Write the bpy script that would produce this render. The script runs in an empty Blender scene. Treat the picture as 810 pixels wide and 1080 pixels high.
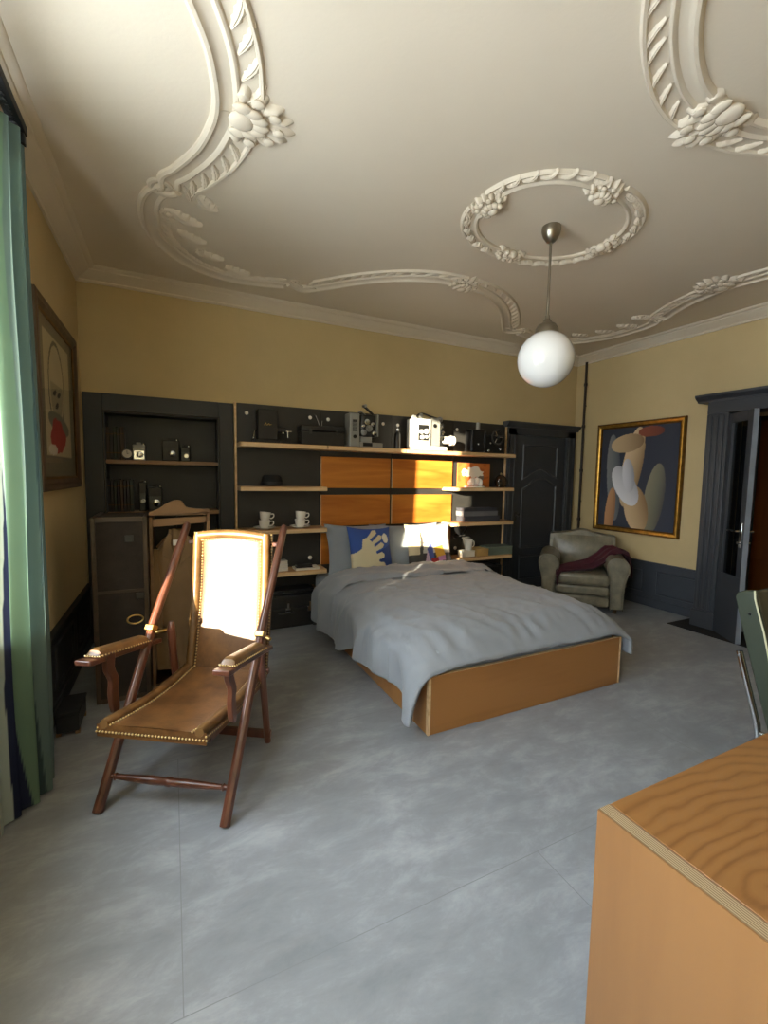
import bpy, bmesh, math, random
from mathutils import Vector, Matrix, noise
random.seed(7)
S = bpy.context.scene
COL = S.collection
R_ = math.radians

# ------------------------------------------------------------------ camera
F_PX, YAW, PITCH, ROLL, CAM_H = 464.858, R_(25.741), R_(4.663), R_(0.946), 1.5
FW = Vector((math.sin(YAW)*math.cos(PITCH), math.cos(YAW)*math.cos(PITCH), -math.sin(PITCH)))
RT0 = Vector((math.cos(YAW), -math.sin(YAW), 0)); UP0 = RT0.cross(FW)
RT = RT0*math.cos(ROLL) + UP0*math.sin(ROLL); UP = UP0*math.cos(ROLL) - RT0*math.sin(ROLL)
EYE = Vector((0, 0, CAM_H))
cam_d = bpy.data.cameras.new('camera'); cam = bpy.data.objects.new('camera', cam_d); COL.objects.link(cam)
cam_d.sensor_fit = 'HORIZONTAL'; cam_d.sensor_width = 36; cam_d.lens = F_PX/810*36; cam_d.clip_start = .02
M3 = Matrix((RT, UP, -FW)).transposed()
cam.matrix_world = Matrix.Translation(EYE) @ M3.to_4x4()
S.camera = cam

# ------------------------------------------------------------------ light
SKY_STRENGTH, SUN_STRENGTH, EXPOSURE = 17.0, 36.0, -0.12
w = bpy.data.worlds.new('sky'); S.world = w; w.use_nodes = True
bg = w.node_tree.nodes['Background']; bg.inputs[0].default_value = (.84, .93, 1.0, 1); bg.inputs[1].default_value = SKY_STRENGTH
SUN_AZ, SUN_EL = R_(35), R_(9.5)
sd = bpy.data.lights.new('sun', 'SUN'); so = bpy.data.objects.new('sun', sd); COL.objects.link(so)
sd.energy = SUN_STRENGTH; sd.color = (1.0, .86, .62); sd.angle = R_(.6)
so.rotation_euler = Vector((math.cos(SUN_AZ)*math.cos(SUN_EL), math.sin(SUN_AZ)*math.cos(SUN_EL), -math.sin(SUN_EL))).to_track_quat('-Z', 'Y').to_euler()
so.location = (-4, -1, 4)
S.view_settings.view_transform = 'Standard'; S.view_settings.look = 'None'
S.view_settings.exposure = EXPOSURE; S.view_settings.gamma = 1; S.view_settings.use_curve_mapping = False
S.cycles.max_bounces = 10; S.cycles.diffuse_bounces = 6; S.cycles.transparent_max_bounces = 12
S.cycles.sample_clamp_indirect = 6

# ------------------------------------------------------------------ room measures (metres)
L, D, R, FRONT, CEIL, ZC = -.677, 4.506, 5.133, -.5, 3.16, 3.06
W1Y0, W1Y1, WZ0, WZ1 = 1.40, 2.40, .785, 2.93          # window in the left wall
W2Y0, W2Y1 = -.38, .78                                  # second window, beyond the photograph's left edge
TH = .34

# ------------------------------------------------------------------ pixel -> place helpers (810x1080 frame)
def ray(u, v): return FW + RT*((u-405)/F_PX) - UP*((v-540)/F_PX)
def PX(u, v, x): d = ray(u, v); p = EYE + d*(x/d.x); return p
def PY(u, v, y): d = ray(u, v); p = EYE + d*(y/d.y); return p
def PZ(u, v, z): d = ray(u, v); p = EYE + d*((z-CAM_H)/d.z); return p

# ------------------------------------------------------------------ materials
def srgb(r, g, b):
    f = lambda c: (c/255)/12.92 if c/255 <= .04045 else ((c/255+.055)/1.055)**2.4
    return (f(r), f(g), f(b), 1)
MATS = {}
def _new(name):
    m = bpy.data.materials.new(name); m.use_nodes = True
    nt = m.node_tree; b = nt.nodes['Principled BSDF']; MATS[name] = m
    return m, nt, b
def N(nt, t, **kw):
    n = nt.nodes.new(t)
    for k, v in kw.items():
        if k in n.inputs: n.inputs[k].default_value = v
        else: setattr(n, k, v)
    return n
def ramp(nt, fac, stops):
    r = nt.nodes.new('ShaderNodeValToRGB'); e = r.color_ramp.elements
    while len(e) < len(stops): e.new(.5)
    for i, (p, c) in enumerate(stops): e[i].position = p; e[i].color = c
    nt.links.new(fac, r.inputs[0]); return r.outputs[0]
def coords(nt, scale=(1, 1, 1), rot=(0, 0, 0), kind='Object'):
    tc = nt.nodes.new('ShaderNodeTexCoord'); mp = nt.nodes.new('ShaderNodeMapping')
    mp.inputs['Scale'].default_value = scale; mp.inputs['Rotation'].default_value = rot
    nt.links.new(tc.outputs[kind], mp.inputs[0]); return mp.outputs[0]
def bump(nt, b, h, strength, dist=.01):
    n = nt.nodes.new('ShaderNodeBump'); n.inputs['Strength'].default_value = strength; n.inputs['Distance'].default_value = dist
    nt.links.new(h, n.inputs['Height']); nt.links.new(n.outputs[0], b.inputs['Normal'])
def plain(name, col, rough=.5, metal=0, var=.12, scale=6, bmp=0, bscale=60, coat=0, spec=.5, sheen=0):
    m, nt, b = _new(name); c = srgb(*col)
    co = coords(nt)
    n = N(nt, 'ShaderNodeTexNoise', Scale=scale, Detail=4); nt.links.new(co, n.inputs[0])
    lo = tuple(x*(1-var) for x in c[:3])+(1,); hi = tuple(min(1, x*(1+var)) for x in c[:3])+(1,)
    nt.links.new(ramp(nt, n.outputs[0], [(.3, lo), (.7, hi)]), b.inputs['Base Color'])
    b.inputs['Roughness'].default_value = rough; b.inputs['Metallic'].default_value = metal
    b.inputs['Specular IOR Level'].default_value = spec; b.inputs['Coat Weight'].default_value = coat
    b.inputs['Sheen Weight'].default_value = sheen
    if bmp:
        n2 = N(nt, 'ShaderNodeTexNoise', Scale=bscale, Detail=3); nt.links.new(co, n2.inputs[0]); bump(nt, b, n2.outputs[0], bmp)
    return m
def wood(name, dark, light, axis='x', scale=7, rough=.38, rings=5, stretch=.12, coat=.15, fine=.35):
    m, nt, b = _new(name); k = {'x': 0, 'y': 1, 'z': 2}[axis]
    sc = [scale]*3; sc[k] = scale*stretch
    co = coords(nt, sc)
    n1 = N(nt, 'ShaderNodeTexNoise', Scale=.55, Detail=3, Distortion=.6); nt.links.new(co, n1.inputs[0])
    mul = N(nt, 'ShaderNodeMath', operation='MULTIPLY'); mul.inputs[1].default_value = rings; nt.links.new(n1.outputs[0], mul.inputs[0])
    fr = N(nt, 'ShaderNodeMath', operation='PINGPONG'); fr.inputs[1].default_value = .5; nt.links.new(mul.outputs[0], fr.inputs[0])
    n2 = N(nt, 'ShaderNodeTexNoise', Scale=9, Detail=5); nt.links.new(co, n2.inputs[0])
    mx = N(nt, 'ShaderNodeMath', operation='MULTIPLY_ADD'); nt.links.new(n2.outputs[0], mx.inputs[0]); mx.inputs[1].default_value = fine; nt.links.new(fr.outputs[0], mx.inputs[2])
    nt.links.new(ramp(nt, mx.outputs[0], [(.1, srgb(*dark)), (.62, srgb(*light))]), b.inputs['Base Color'])
    b.inputs['Roughness'].default_value = rough; b.inputs['Coat Weight'].default_value = coat; b.inputs['Coat Roughness'].default_value = .3
    bump(nt, b, n2.outputs[0], .06, .004)
    return m
def leather(name, a, c, rough=.36, scale=9):
    m, nt, b = _new(name); co = coords(nt)
    n = N(nt, 'ShaderNodeTexNoise', Scale=scale, Detail=6, Roughness=.6); nt.links.new(co, n.inputs[0])
    nt.links.new(ramp(nt, n.outputs[0], [(.32, srgb(*a)), (.68, srgb(*c))]), b.inputs['Base Color'])
    b.inputs['Roughness'].default_value = rough
    v = N(nt, 'ShaderNodeTexVoronoi', Scale=160); nt.links.new(co, v.inputs[0]); bump(nt, b, v.outputs[0], .12, .003)
    return m
def cloth(name, col, rough=.85, weave=380, trans=0, var=.06, bmp=.15, sheen=.2):
    m, nt, b = _new(name); c = srgb(*col); co = coords(nt)
    n = N(nt, 'ShaderNodeTexNoise', Scale=5, Detail=4); nt.links.new(co, n.inputs[0])
    nt.links.new(ramp(nt, n.outputs[0], [(.3, tuple(x*(1-var) for x in c[:3])+(1,)), (.7, tuple(min(1, x*(1+var)) for x in c[:3])+(1,))]), b.inputs['Base Color'])
    b.inputs['Roughness'].default_value = rough; b.inputs['Sheen Weight'].default_value = sheen
    wv = N(nt, 'ShaderNodeTexNoise', Scale=weave, Detail=1); nt.links.new(co, wv.inputs[0]); bump(nt, b, wv.outputs[0], bmp, .002)
    return m
def print_mat(name, rough=.8, attr='print'):
    m, nt, b = _new(name); a = N(nt, 'ShaderNodeVertexColor', layer_name=attr)
    nt.links.new(a.outputs[0], b.inputs['Base Color']); b.inputs['Roughness'].default_value = rough
    return m

def wall_paint(name, col, var=.06):
    m, nt, b = _new(name); co = coords(nt); c = srgb(*col)
    n = N(nt, 'ShaderNodeTexNoise', Scale=1.1, Detail=6, Roughness=.65); nt.links.new(co, n.inputs[0])
    nt.links.new(ramp(nt, n.outputs[0], [(.3, tuple(x*(1-var) for x in c[:3])+(1,)), (.7, tuple(min(1, x*(1+var)) for x in c[:3])+(1,))]), b.inputs['Base Color'])
    b.inputs['Roughness'].default_value = .82
    n2 = N(nt, 'ShaderNodeTexNoise', Scale=55, Detail=4); nt.links.new(co, n2.inputs[0]); bump(nt, b, n2.outputs[0], .1, .006)
    return m
wall_paint('ochre', (196, 175, 130)); wall_paint('plaster', (214, 202, 182), .025)
plain('dark_paint', (54, 57, 62), .42, var=.08, bmp=.04)
plain('black_paint', (36, 38, 41), .5, var=.1, bmp=.04)
plain('wainscot_paint', (62, 66, 73), .45, var=.06)
plain('panel_black', (46, 45, 43), .5, var=.1)
wood('oak_panel', (164, 92, 30), (196, 124, 48), 'x', 6, .36, 4)
wood('bed_ply', (138, 90, 42), (162, 112, 58), 'x', 4, .4, 3, .1)
wood('pale_edge', (196, 160, 112), (222, 190, 146), 'x', 20, .5, 3)
wood('shelf_top', (176, 130, 82), (204, 160, 108), 'x', 10, .45, 3)
wood('desk_side', (112, 76, 42), (132, 94, 55), 'z', 3.2, .36, 2.5, .1)
wood('desk_top', (112, 72, 36), (144, 98, 54), 'y', 2.6, .3, 11, .45, .3, .18)
wood('walnut', (62, 34, 24), (98, 56, 38), 'z', 14, .32, 3, .12, .4)
wood('dark_wood', (48, 36, 27), (70, 54, 40), 'x', 10, .45, 3)
wood('old_frame', (44, 32, 24), (84, 64, 46), 'z', 14, .5, 3)
wood('tan_wood', (104, 76, 48), (138, 104, 68), 'x', 10, .5, 3)
wood('hall_wood', (130, 74, 30), (170, 100, 46), 'z', 4, .4, 4)
leather('tan_leather', (74, 48, 26), (118, 82, 46), .3)
leather('roll_leather', (84, 60, 34), (122, 90, 52), .34)
leather('club_leather', (98, 94, 80), (134, 128, 110), .3)
leather('trunk_skin', (34, 28, 24), (50, 42, 36), .85, 14)
leather('black_leather', (22, 22, 22), (38, 37, 36), .45)
leather('olive_leather', (62, 58, 44), (84, 78, 58), .5)
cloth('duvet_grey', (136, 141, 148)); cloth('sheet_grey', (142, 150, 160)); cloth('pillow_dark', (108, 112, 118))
cloth('throw_wine', (66, 8, 28), .8, 200, var=.3, sheen=.1)
cloth('jacket_tan', (120, 94, 62), .9, 260, var=.15)
cloth('book_dark', (52, 50, 46)); cloth('book_brown', (74, 60, 46)); cloth('book_green', (58, 66, 56)); cloth('book_black', (34, 34, 36))
plain('nickel', (150, 142, 128), .32, 1); plain('chrome', (210, 212, 214), .12, 1, var=.03); plain('brass', (200, 168, 104), .35, 1, var=.2); plain('nail_brass', (206, 180, 128), .3, .8, var=.1)
plain('gold_leaf', (198, 152, 72), .32, .9, var=.25, scale=20); plain('gold_dark', (110, 78, 32), .45, .7, var=.25, scale=20)
plain('iron_pipe', (52, 42, 34), .55, .3)
plain('opal', (240, 240, 238), .12, 0, var=.01, coat=.6)
plain('china', (236, 232, 224), .18, 0, var=.02, coat=.5)
plain('machine_grey', (150, 150, 146), .4, .25, var=.08); plain('machine_white', (206, 206, 202), .38, .1, var=.05)
plain('machine_black', (26, 26, 27), .38, .2, var=.15); plain('dark_steel', (72, 72, 72), .35, .8)
plain('grey_card', (112, 112, 116), .7); plain('dark_card', (60, 62, 70), .7); plain('green_card', (104, 116, 104), .65); plain('paper', (222, 216, 202), .8, var=.04)
plain('mustard_card', (186, 150, 92), .7); plain('green_paint', (52, 60, 47), .4, .05, var=.06); plain('piping', (206, 204, 170), .5)
plain('window_lit_edge', (120, 126, 134), .5); plain('mat_black', (22, 21, 20), .8); plain('hall_dark', (44, 36, 28), .8); plain('felt_black', (20, 20, 21), .95)
plain('mask_orange', (190, 106, 42), .6); plain('glass_brown', (66, 50, 36), .15, coat=.4); plain('rail_black', (24, 24, 26), .5)
plain('window_white', (150, 148, 142), .5); plain('sun_blocker_stone', (190, 184, 172), .9)
def glass(name, tint, rough=0, refl=.95):
    m, nt, b = _new(name); nt.nodes.remove(b)
    t = N(nt, 'ShaderNodeBsdfTransparent', Color=tint); g = N(nt, 'ShaderNodeBsdfGlossy', Roughness=.03 if not rough else rough)
    lw = N(nt, 'ShaderNodeLayerWeight', Blend=.5); pw = N(nt, 'ShaderNodeMath', operation='POWER'); pw.inputs[1].default_value = 5; nt.links.new(lw.outputs['Facing'], pw.inputs[0])
    ma = N(nt, 'ShaderNodeMath', operation='MULTIPLY_ADD'); ma.inputs[1].default_value = refl; ma.inputs[2].default_value = .04*refl; nt.links.new(pw.outputs[0], ma.inputs[0]); mx = nt.nodes.new('ShaderNodeMixShader')
    nt.links.new(ma.outputs[0], mx.inputs[0]); nt.links.new(t.outputs[0], mx.inputs[1]); nt.links.new(g.outputs[0], mx.inputs[2])
    nt.links.new(mx.outputs[0], nt.nodes['Material Output'].inputs[0]); return m
glass('window_glass', (.97, .98, .98, 1)); glass('picture_glass', (.97, .97, .96, 1), 0, .45); glass('door_glass', (.3, .32, .34, 1)); glass('tumbler_glass', (.8, .8, .78, 1))
def floor_mat():
    m, nt, b = _new('floor_lino'); co = coords(nt)
    n = N(nt, 'ShaderNodeTexNoise', Scale=1.6, Detail=8, Roughness=.62, Distortion=.5); nt.links.new(co, n.inputs[0])
    co2 = coords(nt, (1.6, 3.6, 1), (0, 0, R_(28)))
    n2 = N(nt, 'ShaderNodeTexNoise', Scale=2.2, Detail=9, Roughness=.72, Distortion=.35); nt.links.new(co2, n2.inputs[0])
    ad = N(nt, 'ShaderNodeMath', operation='MULTIPLY_ADD'); nt.links.new(n2.outputs[0], ad.inputs[0]); ad.inputs[1].default_value = .75
    hl = N(nt, 'ShaderNodeMath', operation='MULTIPLY'); nt.links.new(n.outputs[0], hl.inputs[0]); hl.inputs[1].default_value = .5
    nt.links.new(hl.outputs[0], ad.inputs[2])
    base = ramp(nt, ad.outputs[0], [(.45, srgb(124, 128, 133)), (.62, srgb(138, 142, 147)), (.78, srgb(160, 164, 169))])
    # sheet seams: thin lines every 2 m
    br = N(nt, 'ShaderNodeTexBrick', Scale=1.0); br.offset = .5
    br.inputs['Brick Width'].default_value = 2.6; br.inputs['Row Height'].default_value = 1.22; br.inputs['Mortar Size'].default_value = .002; br.inputs['Mortar Smooth'].default_value = .4
    nt.links.new(co, br.inputs[0])
    mx = N(nt, 'ShaderNodeMix', data_type='RGBA'); nt.links.new(br.outputs['Fac'], mx.inputs[0]); nt.links.new(base, mx.inputs[6]); mx.inputs[7].default_value = srgb(124, 127, 131)
    nt.links.new(mx.outputs[2], b.inputs['Base Color'])
    rr = N(nt, 'ShaderNodeMapRange'); nt.links.new(n2.outputs[0], rr.inputs[0]); rr.inputs[3].default_value = .34; rr.inputs[4].default_value = .6
    nt.links.new(rr.outputs[0], b.inputs['Roughness'])
    bump(nt, b, n2.outputs[0], .05, .006)
floor_mat()
def ply_mat():
    m, nt, b = _new('ply_edge'); co = coords(nt, (1, 1, 1))
    wv = N(nt, 'ShaderNodeTexWave', Scale=60, Distortion=.25); wv.bands_direction = 'X'; nt.links.new(co, wv.inputs[0])
    nt.links.new(ramp(nt, wv.outputs[0], [(.2, srgb(116, 96, 70)), (.8, srgb(172, 152, 120))]), b.inputs['Base Color']); b.inputs['Roughness'].default_value = .6
ply_mat()
def ring_wood():
    m, nt, b = _new('desk_top_rings'); tc = nt.nodes.new('ShaderNodeTexCoord'); mp = nt.nodes.new('ShaderNodeMapping')
    c = PZ(812, 935, .75); mp.inputs['Location'].default_value = (-(c.x-.862), -(c.y+.28), 0); nt.links.new(tc.outputs['Object'], mp.inputs[0])
    sc = N(nt, 'ShaderNodeMapping'); sc.inputs['Scale'].default_value = (5.0, 11.0, 1); sc.inputs['Rotation'].default_value = (0, 0, R_(-12)); nt.links.new(mp.outputs[0], sc.inputs[0])
    wv = N(nt, 'ShaderNodeTexWave', Scale=.95, Distortion=9.0, Detail=2.5); wv.wave_type = 'RINGS'; wv.rings_direction = 'Z'; wv.inputs['Detail Scale'].default_value = .7; nt.links.new(sc.outputs[0], wv.inputs[0])
    fs = coords(nt, (2.5, 40, 10)); n2 = N(nt, 'ShaderNodeTexNoise', Scale=3, Detail=4); nt.links.new(fs, n2.inputs[0])
    ad = N(nt, 'ShaderNodeMath', operation='MULTIPLY_ADD'); ad.inputs[1].default_value = .35; nt.links.new(n2.outputs[0], ad.inputs[0]); nt.links.new(wv.outputs[1], ad.inputs[2])
    nt.links.new(ramp(nt, ad.outputs[0], [(.10, srgb(116, 78, 41)), (.34, srgb(131, 90, 49)), (.95, srgb(139, 98, 55))]), b.inputs['Base Color'])
    b.inputs['Roughness'].default_value = .32; b.inputs['Coat Weight'].default_value = .25; bump(nt, b, n2.outputs[0], .05, .003)
ring_wood()
def curtain_mat():
    m, nt, b = _new('curtain_stripe'); nt.nodes.remove(b)
    a = N(nt, 'ShaderNodeVertexColor', layer_name='print')
    d = nt.nodes.new('ShaderNodeBsdfDiffuse'); t = nt.nodes.new('ShaderNodeBsdfTranslucent'); mx = nt.nodes.new('ShaderNodeMixShader'); mx.inputs[0].default_value = .34
    for s in (d, t): nt.links.new(a.outputs[0], s.inputs[0])
    nt.links.new(d.outputs[0], mx.inputs[1]); nt.links.new(t.outputs[0], mx.inputs[2]); nt.links.new(mx.outputs[0], nt.nodes['Material Output'].inputs[0])
curtain_mat()
for nm in ('cushion_print', 'canvas_print', 'drawing_print', 'board_print'): print_mat(nm)

# ------------------------------------------------------------------ mesh builder
class MB:
    def __init__(s): s.v = []; s.f = []
    def add(s, vs, fs):
        o = len(s.v); s.v += [Vector(p) for p in vs]; s.f += [[i+o for i in f] for f in fs]; return s
    def box(s, x0, x1, y0, y1, z0, z1):
        return s.add([(x, y, z) for z in (z0, z1) for y in (y0, y1) for x in (x0, x1)],
                     [(0, 2, 3, 1), (4, 5, 7, 6), (0, 1, 5, 4), (2, 6, 7, 3), (0, 4, 6, 2), (1, 3, 7, 5)])
    def bar(s, p0, p1, wd, th, up=(0, 0, 1)):       # rectangular bar from p0 to p1
        p0, p1 = Vector(p0), Vector(p1); d = (p1-p0).normalized(); a = d.cross(Vector(up)).normalized(); b = a.cross(d).normalized()
        q = [(-1, -1), (1, -1), (1, 1), (-1, 1)]
        vs = [p + a*(i*wd/2) + b*(j*th/2) for p in (p0, p1) for i, j in q]
        return s.add(vs, [(0, 1, 2, 3), (7, 6, 5, 4), (0, 4, 5, 1), (1, 5, 6, 2), (2, 6, 7, 3), (3, 7, 4, 0)])
    def tube(s, path, r, n=10, caps=True, closed=False):
        P = [Vector(p) for p in path]; m = len(P); rs = r if isinstance(r, (list, tuple)) else [r]*m
        vs = []; a = None
        for i, p in enumerate(P):
            if closed: t = (P[(i+1) % m]-P[i-1])
            else: t = P[min(i+1, m-1)]-P[max(i-1, 0)]
            t = t.normalized() if t.length > 1e-9 else Vector((0, 0, 1))
            if a is None:
                a = t.cross(Vector((0, 0, 1)));
                if a.length < .05: a = t.cross(Vector((1, 0, 0)))
            a = (a - t*a.dot(t)).normalized(); b = t.cross(a)
            vs += [p + (a*math.cos(2*math.pi*k/n) + b*math.sin(2*math.pi*k/n))*rs[i] for k in range(n)]
        fs = []
        for i in range(m if closed else m-1):
            j = (i+1) % m
            fs += [(i*n+k, i*n+(k+1) % n, j*n+(k+1) % n, j*n+k) for k in range(n)]
        if caps and not closed: fs += [list(range(n))[::-1], [(m-1)*n+k for k in range(n)]]
        return s.add(vs, fs)
    def cyl(s, p0, p1, r0, r1=None, n=16): return s.tube([p0, p1], [r0, r0 if r1 is None else r1], n)
    def lathe(s, prof, c=(0, 0, 0), n=24, axis='z'):
        vs = []; c = Vector(c); m = len(prof)
        for r, h in prof:
            for k in range(n):
                x, y = r*math.cos(2*math.pi*k/n), r*math.sin(2*math.pi*k/n)
                vs.append(c + (Vector((x, y, h)) if axis == 'z' else Vector((h, x, y)) if axis == 'x' else Vector((y, h, x))))
        fs = [(i*n+k, i*n+(k+1) % n, (i+1)*n+(k+1) % n, (i+1)*n+k) for i in range(m-1) for k in range(n)]
        if prof[0][0] > 1e-5: fs.append(list(range(n))[::-1])
        if prof[-1][0] > 1e-5: fs.append([(m-1)*n+k for k in range(n)])
        return s.add(vs, fs)
    def prism(s, poly, d0, d1, fn):                  # fn(a, b, d) -> point
        n = len(poly)
        vs = [fn(a, b, d0) for a, b in poly] + [fn(a, b, d1) for a, b in poly]
        return s.add(vs, [list(range(n))[::-1], list(range(n, 2*n))] + [(i, (i+1) % n, n+(i+1) % n, n+i) for i in range(n)])
    def grid(s, fn, nu, nv, cu=False):
        vs = [fn(i/nu, j/nv) for j in range(nv+1) for i in range(nu + (0 if cu else 1))]
        w_ = nu if cu else nu+1
        return s.add(vs, [(j*w_+i, j*w_+(i+1) % w_, (j+1)*w_+(i+1) % w_, (j+1)*w_+i) for j in range(nv) for i in range(nu)])
    def ball(s, c, r, nu=14, nv=8):
        c = Vector(c); r = Vector((r, r, r)) if isinstance(r, (int, float)) else Vector(r)
        return s.grid(lambda u, v: c + Vector((r.x*math.cos(2*math.pi*u)*math.sin(math.pi*v), r.y*math.sin(2*math.pi*u)*math.sin(math.pi*v), -r.z*math.cos(math.pi*v))), nu, nv, True)
    def sweep(s, path, prof, fn, closed=False):      # 2-D path, profile of (offset, height); fn(a, b, h) -> point
        m = len(path); P = [Vector(p) for p in path]; vs = []; k = len(prof)
        for i, p in enumerate(P):
            if closed or 0 < i < m-1:
                t0 = (P[i]-P[i-1]).normalized(); t1 = (P[(i+1) % m]-P[i]).normalized()
            else:
                t0 = t1 = (P[1]-P[0] if i == 0 else P[-1]-P[-2]).normalized()
            n0 = Vector((-t0.y, t0.x)); n1 = Vector((-t1.y, t1.x)); nn = (n0+n1)
            nn = nn.normalized() if nn.length > 1e-6 else n0
            sc = min(2.0, 1/max(.4, nn.dot(n0)))
            vs += [fn(p.x+nn.x*o*sc, p.y+nn.y*o*sc, h) for o, h in prof]
        fs = [(i*k+j, i*k+j+1, ((i+1) % m)*k+j+1, ((i+1) % m)*k+j) for i in range(m if closed else m-1) for j in range(k-1)]
        if not closed: fs += [list(range(k)), [(m-1)*k+j for j in range(k)][::-1]]
        return s.add(vs, fs)
    def mesh(s, name):
        me = bpy.data.meshes.new(name); me.from_pydata([tuple(p) for p in s.v], [], s.f)
        bm = bmesh.new(); bm.from_mesh(me); bmesh.ops.remove_doubles(bm, verts=bm.verts, dist=1e-6)
        bmesh.ops.recalc_face_normals(bm, faces=bm.faces); bm.to_mesh(me); bm.free()
        for p in me.polygons: p.use_smooth = True
        me.set_sharp_from_angle(angle=R_(38)); return me
    def build(s, name, mat, parent=None, bev=0, seg=2, sub=0, loc=None, rot=None):
        me = s.mesh(name); me.materials.append(MATS[mat]); return link(name, me, parent, bev, seg, sub, loc, rot)
def link(name, me, parent=None, bev=0, seg=2, sub=0, loc=None, rot=None):
    o = bpy.data.objects.new(name, me); COL.objects.link(o)
    if parent is not None: o.parent = parent
    if loc is not None: o.location = loc
    if rot is not None: o.rotation_euler = rot
    if sub: md = o.modifiers.new('sub', 'SUBSURF'); md.levels = md.render_levels = sub
    if bev:
        md = o.modifiers.new('bev', 'BEVEL'); md.width = bev; md.segments = seg; md.limit_method = 'ANGLE'; md.angle_limit = R_(35)
    return o
def thing(name, label, cat, loc=(0, 0, 0), rz=0, group=None):
    o = bpy.data.objects.new(name, None); COL.objects.link(o); o.empty_display_size = .05
    o.location = loc; o.rotation_euler = (0, 0, rz); return tag(o, label, cat, group)
def tag(o, label, cat, group=None):
    o['label'] = label; o['category'] = cat
    if group: o['group'] = group
    return o
def struct(o, label=None):
    o['kind'] = 'structure'
    if label: o['label'] = label; 
    return o
def paint(o, fn, attr='print'):                      # colour print; fn(co) -> linear rgb
    me = o.data; a = me.color_attributes.new(attr, 'FLOAT_COLOR', 'POINT')
    for i, v in enumerate(me.vertices): a.data[i].color = tuple(fn(v.co))[:3]+(1,)
def cr(pts, per=8, closed=False):                    # Catmull-Rom through points (any dimension)
    P = [Vector(p) for p in pts]; n = len(P); out = []
    for i in range(n if closed else n-1):
        p0 = P[(i-1) % n] if closed or i > 0 else P[0]*2-P[1]
        p1 = P[i]; p2 = P[(i+1) % n]; p3 = P[(i+2) % n] if closed or i+2 < n else P[-1]*2-P[-2]
        for k in range(per):
            t = k/per
            out.append(.5*((2*p1)+(p2-p0)*t+(2*p0-5*p1+4*p2-p3)*t*t+(3*p1-p0-3*p2+p3)*t**3))
    if not closed: out.append(P[-1])
    return out
def sst(a, b, x): t = max(0, min(1, (x-a)/(b-a))); return t*t*(3-2*t)
def lerp(a, b, t): return a+(b-a)*t
def inpoly(x, y, poly):
    c = False; n = len(poly)
    for i in range(n):
        x0, y0 = poly[i]; x1, y1 = poly[i-1]
        if (y0 > y) != (y1 > y) and x < (x1-x0)*(y-y0)/(y1-y0)+x0: c = not c
    return c
XY = lambda z: (lambda a, b, h: Vector((a, b, z-h)))

# ================================================================== THE ROOM
HX0, HX1, HY0, HY1 = R+.3, 7.0, .6, 3.6             # hall beyond the right-hand door
struct(MB().box(L-TH, R+.3, FRONT-.2, D+.5, -.12, 0).build('floor', 'floor_lino'), 'grey blue linoleum floor with cloudy marks')
struct(MB().box(HX0, HX1, HY0, HY1, -.12, 0).build('floor_hall', 'dark_wood'), 'dark hall floor beyond the open door')
ceiling = struct(MB().box(L-TH, R+.3, FRONT-.2, D+.5, CEIL, CEIL+.15).build('ceiling', 'plaster'), 'off white plaster ceiling with stucco relief')
# left wall with two window openings
m = MB(); X0, X1 = L-TH, L
for y0, y1 in ((FRONT-.2, W2Y0), (W2Y1, W1Y0), (W1Y1, D+.5)): m.box(X0, X1, y0, y1, 0, CEIL)
for y0, y1 in ((W1Y0, W1Y1), (W2Y0, W2Y1)): m.box(X0, X1, y0, y1, 0, WZ0).box(X0, X1, y0, y1, WZ1, CEIL)
struct(m.build('wall_left', 'ochre'), 'ochre wall with windows')
# back wall with the niche of the bookcase
NX0, NX1, NZ1, ND = -.52, .415, 2.02, .24
m = MB().box(L, NX0, D, D+.5, 0, CEIL).box(NX1, R, D, D+.5, 0, CEIL).box(NX0, NX1, D, D+.5, NZ1, CEIL).box(NX0, NX1, D+ND+.02, D+.5, 0, NZ1)
struct(m.build('wall_back', 'ochre'), 'ochre back wall behind the shelves')
DY0, DY1, DZ1 = 1.45, 2.46, 2.17
m = MB().box(R, R+.3, FRONT-.2, DY0, 0, CEIL).box(R, R+.3, DY1, D+.5, 0, CEIL).box(R, R+.3, DY0, DY1, DZ1, CEIL)
struct(m.build('wall_right', 'ochre'), 'ochre wall with painting and open door')
struct(MB().box(L-TH, R+.3, FRONT-.2, FRONT, 0, CEIL).build('wall_front', 'ochre'), 'ochre wall opposite the bed')
m = MB().box(HX1, HX1+.1, HY0, HY1, 0, 2.6).box(HX0, HX1, HY0-.1, HY0, 0, 2.6).box(HX0, HX1, HY1, HY1+.1, 0, 2.6).box(HX0, HX1, HY0, HY1, 2.6, 2.7)
struct(m.build('wall_hall', 'hall_dark'), 'dim walls of the hall beyond the door')

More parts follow.
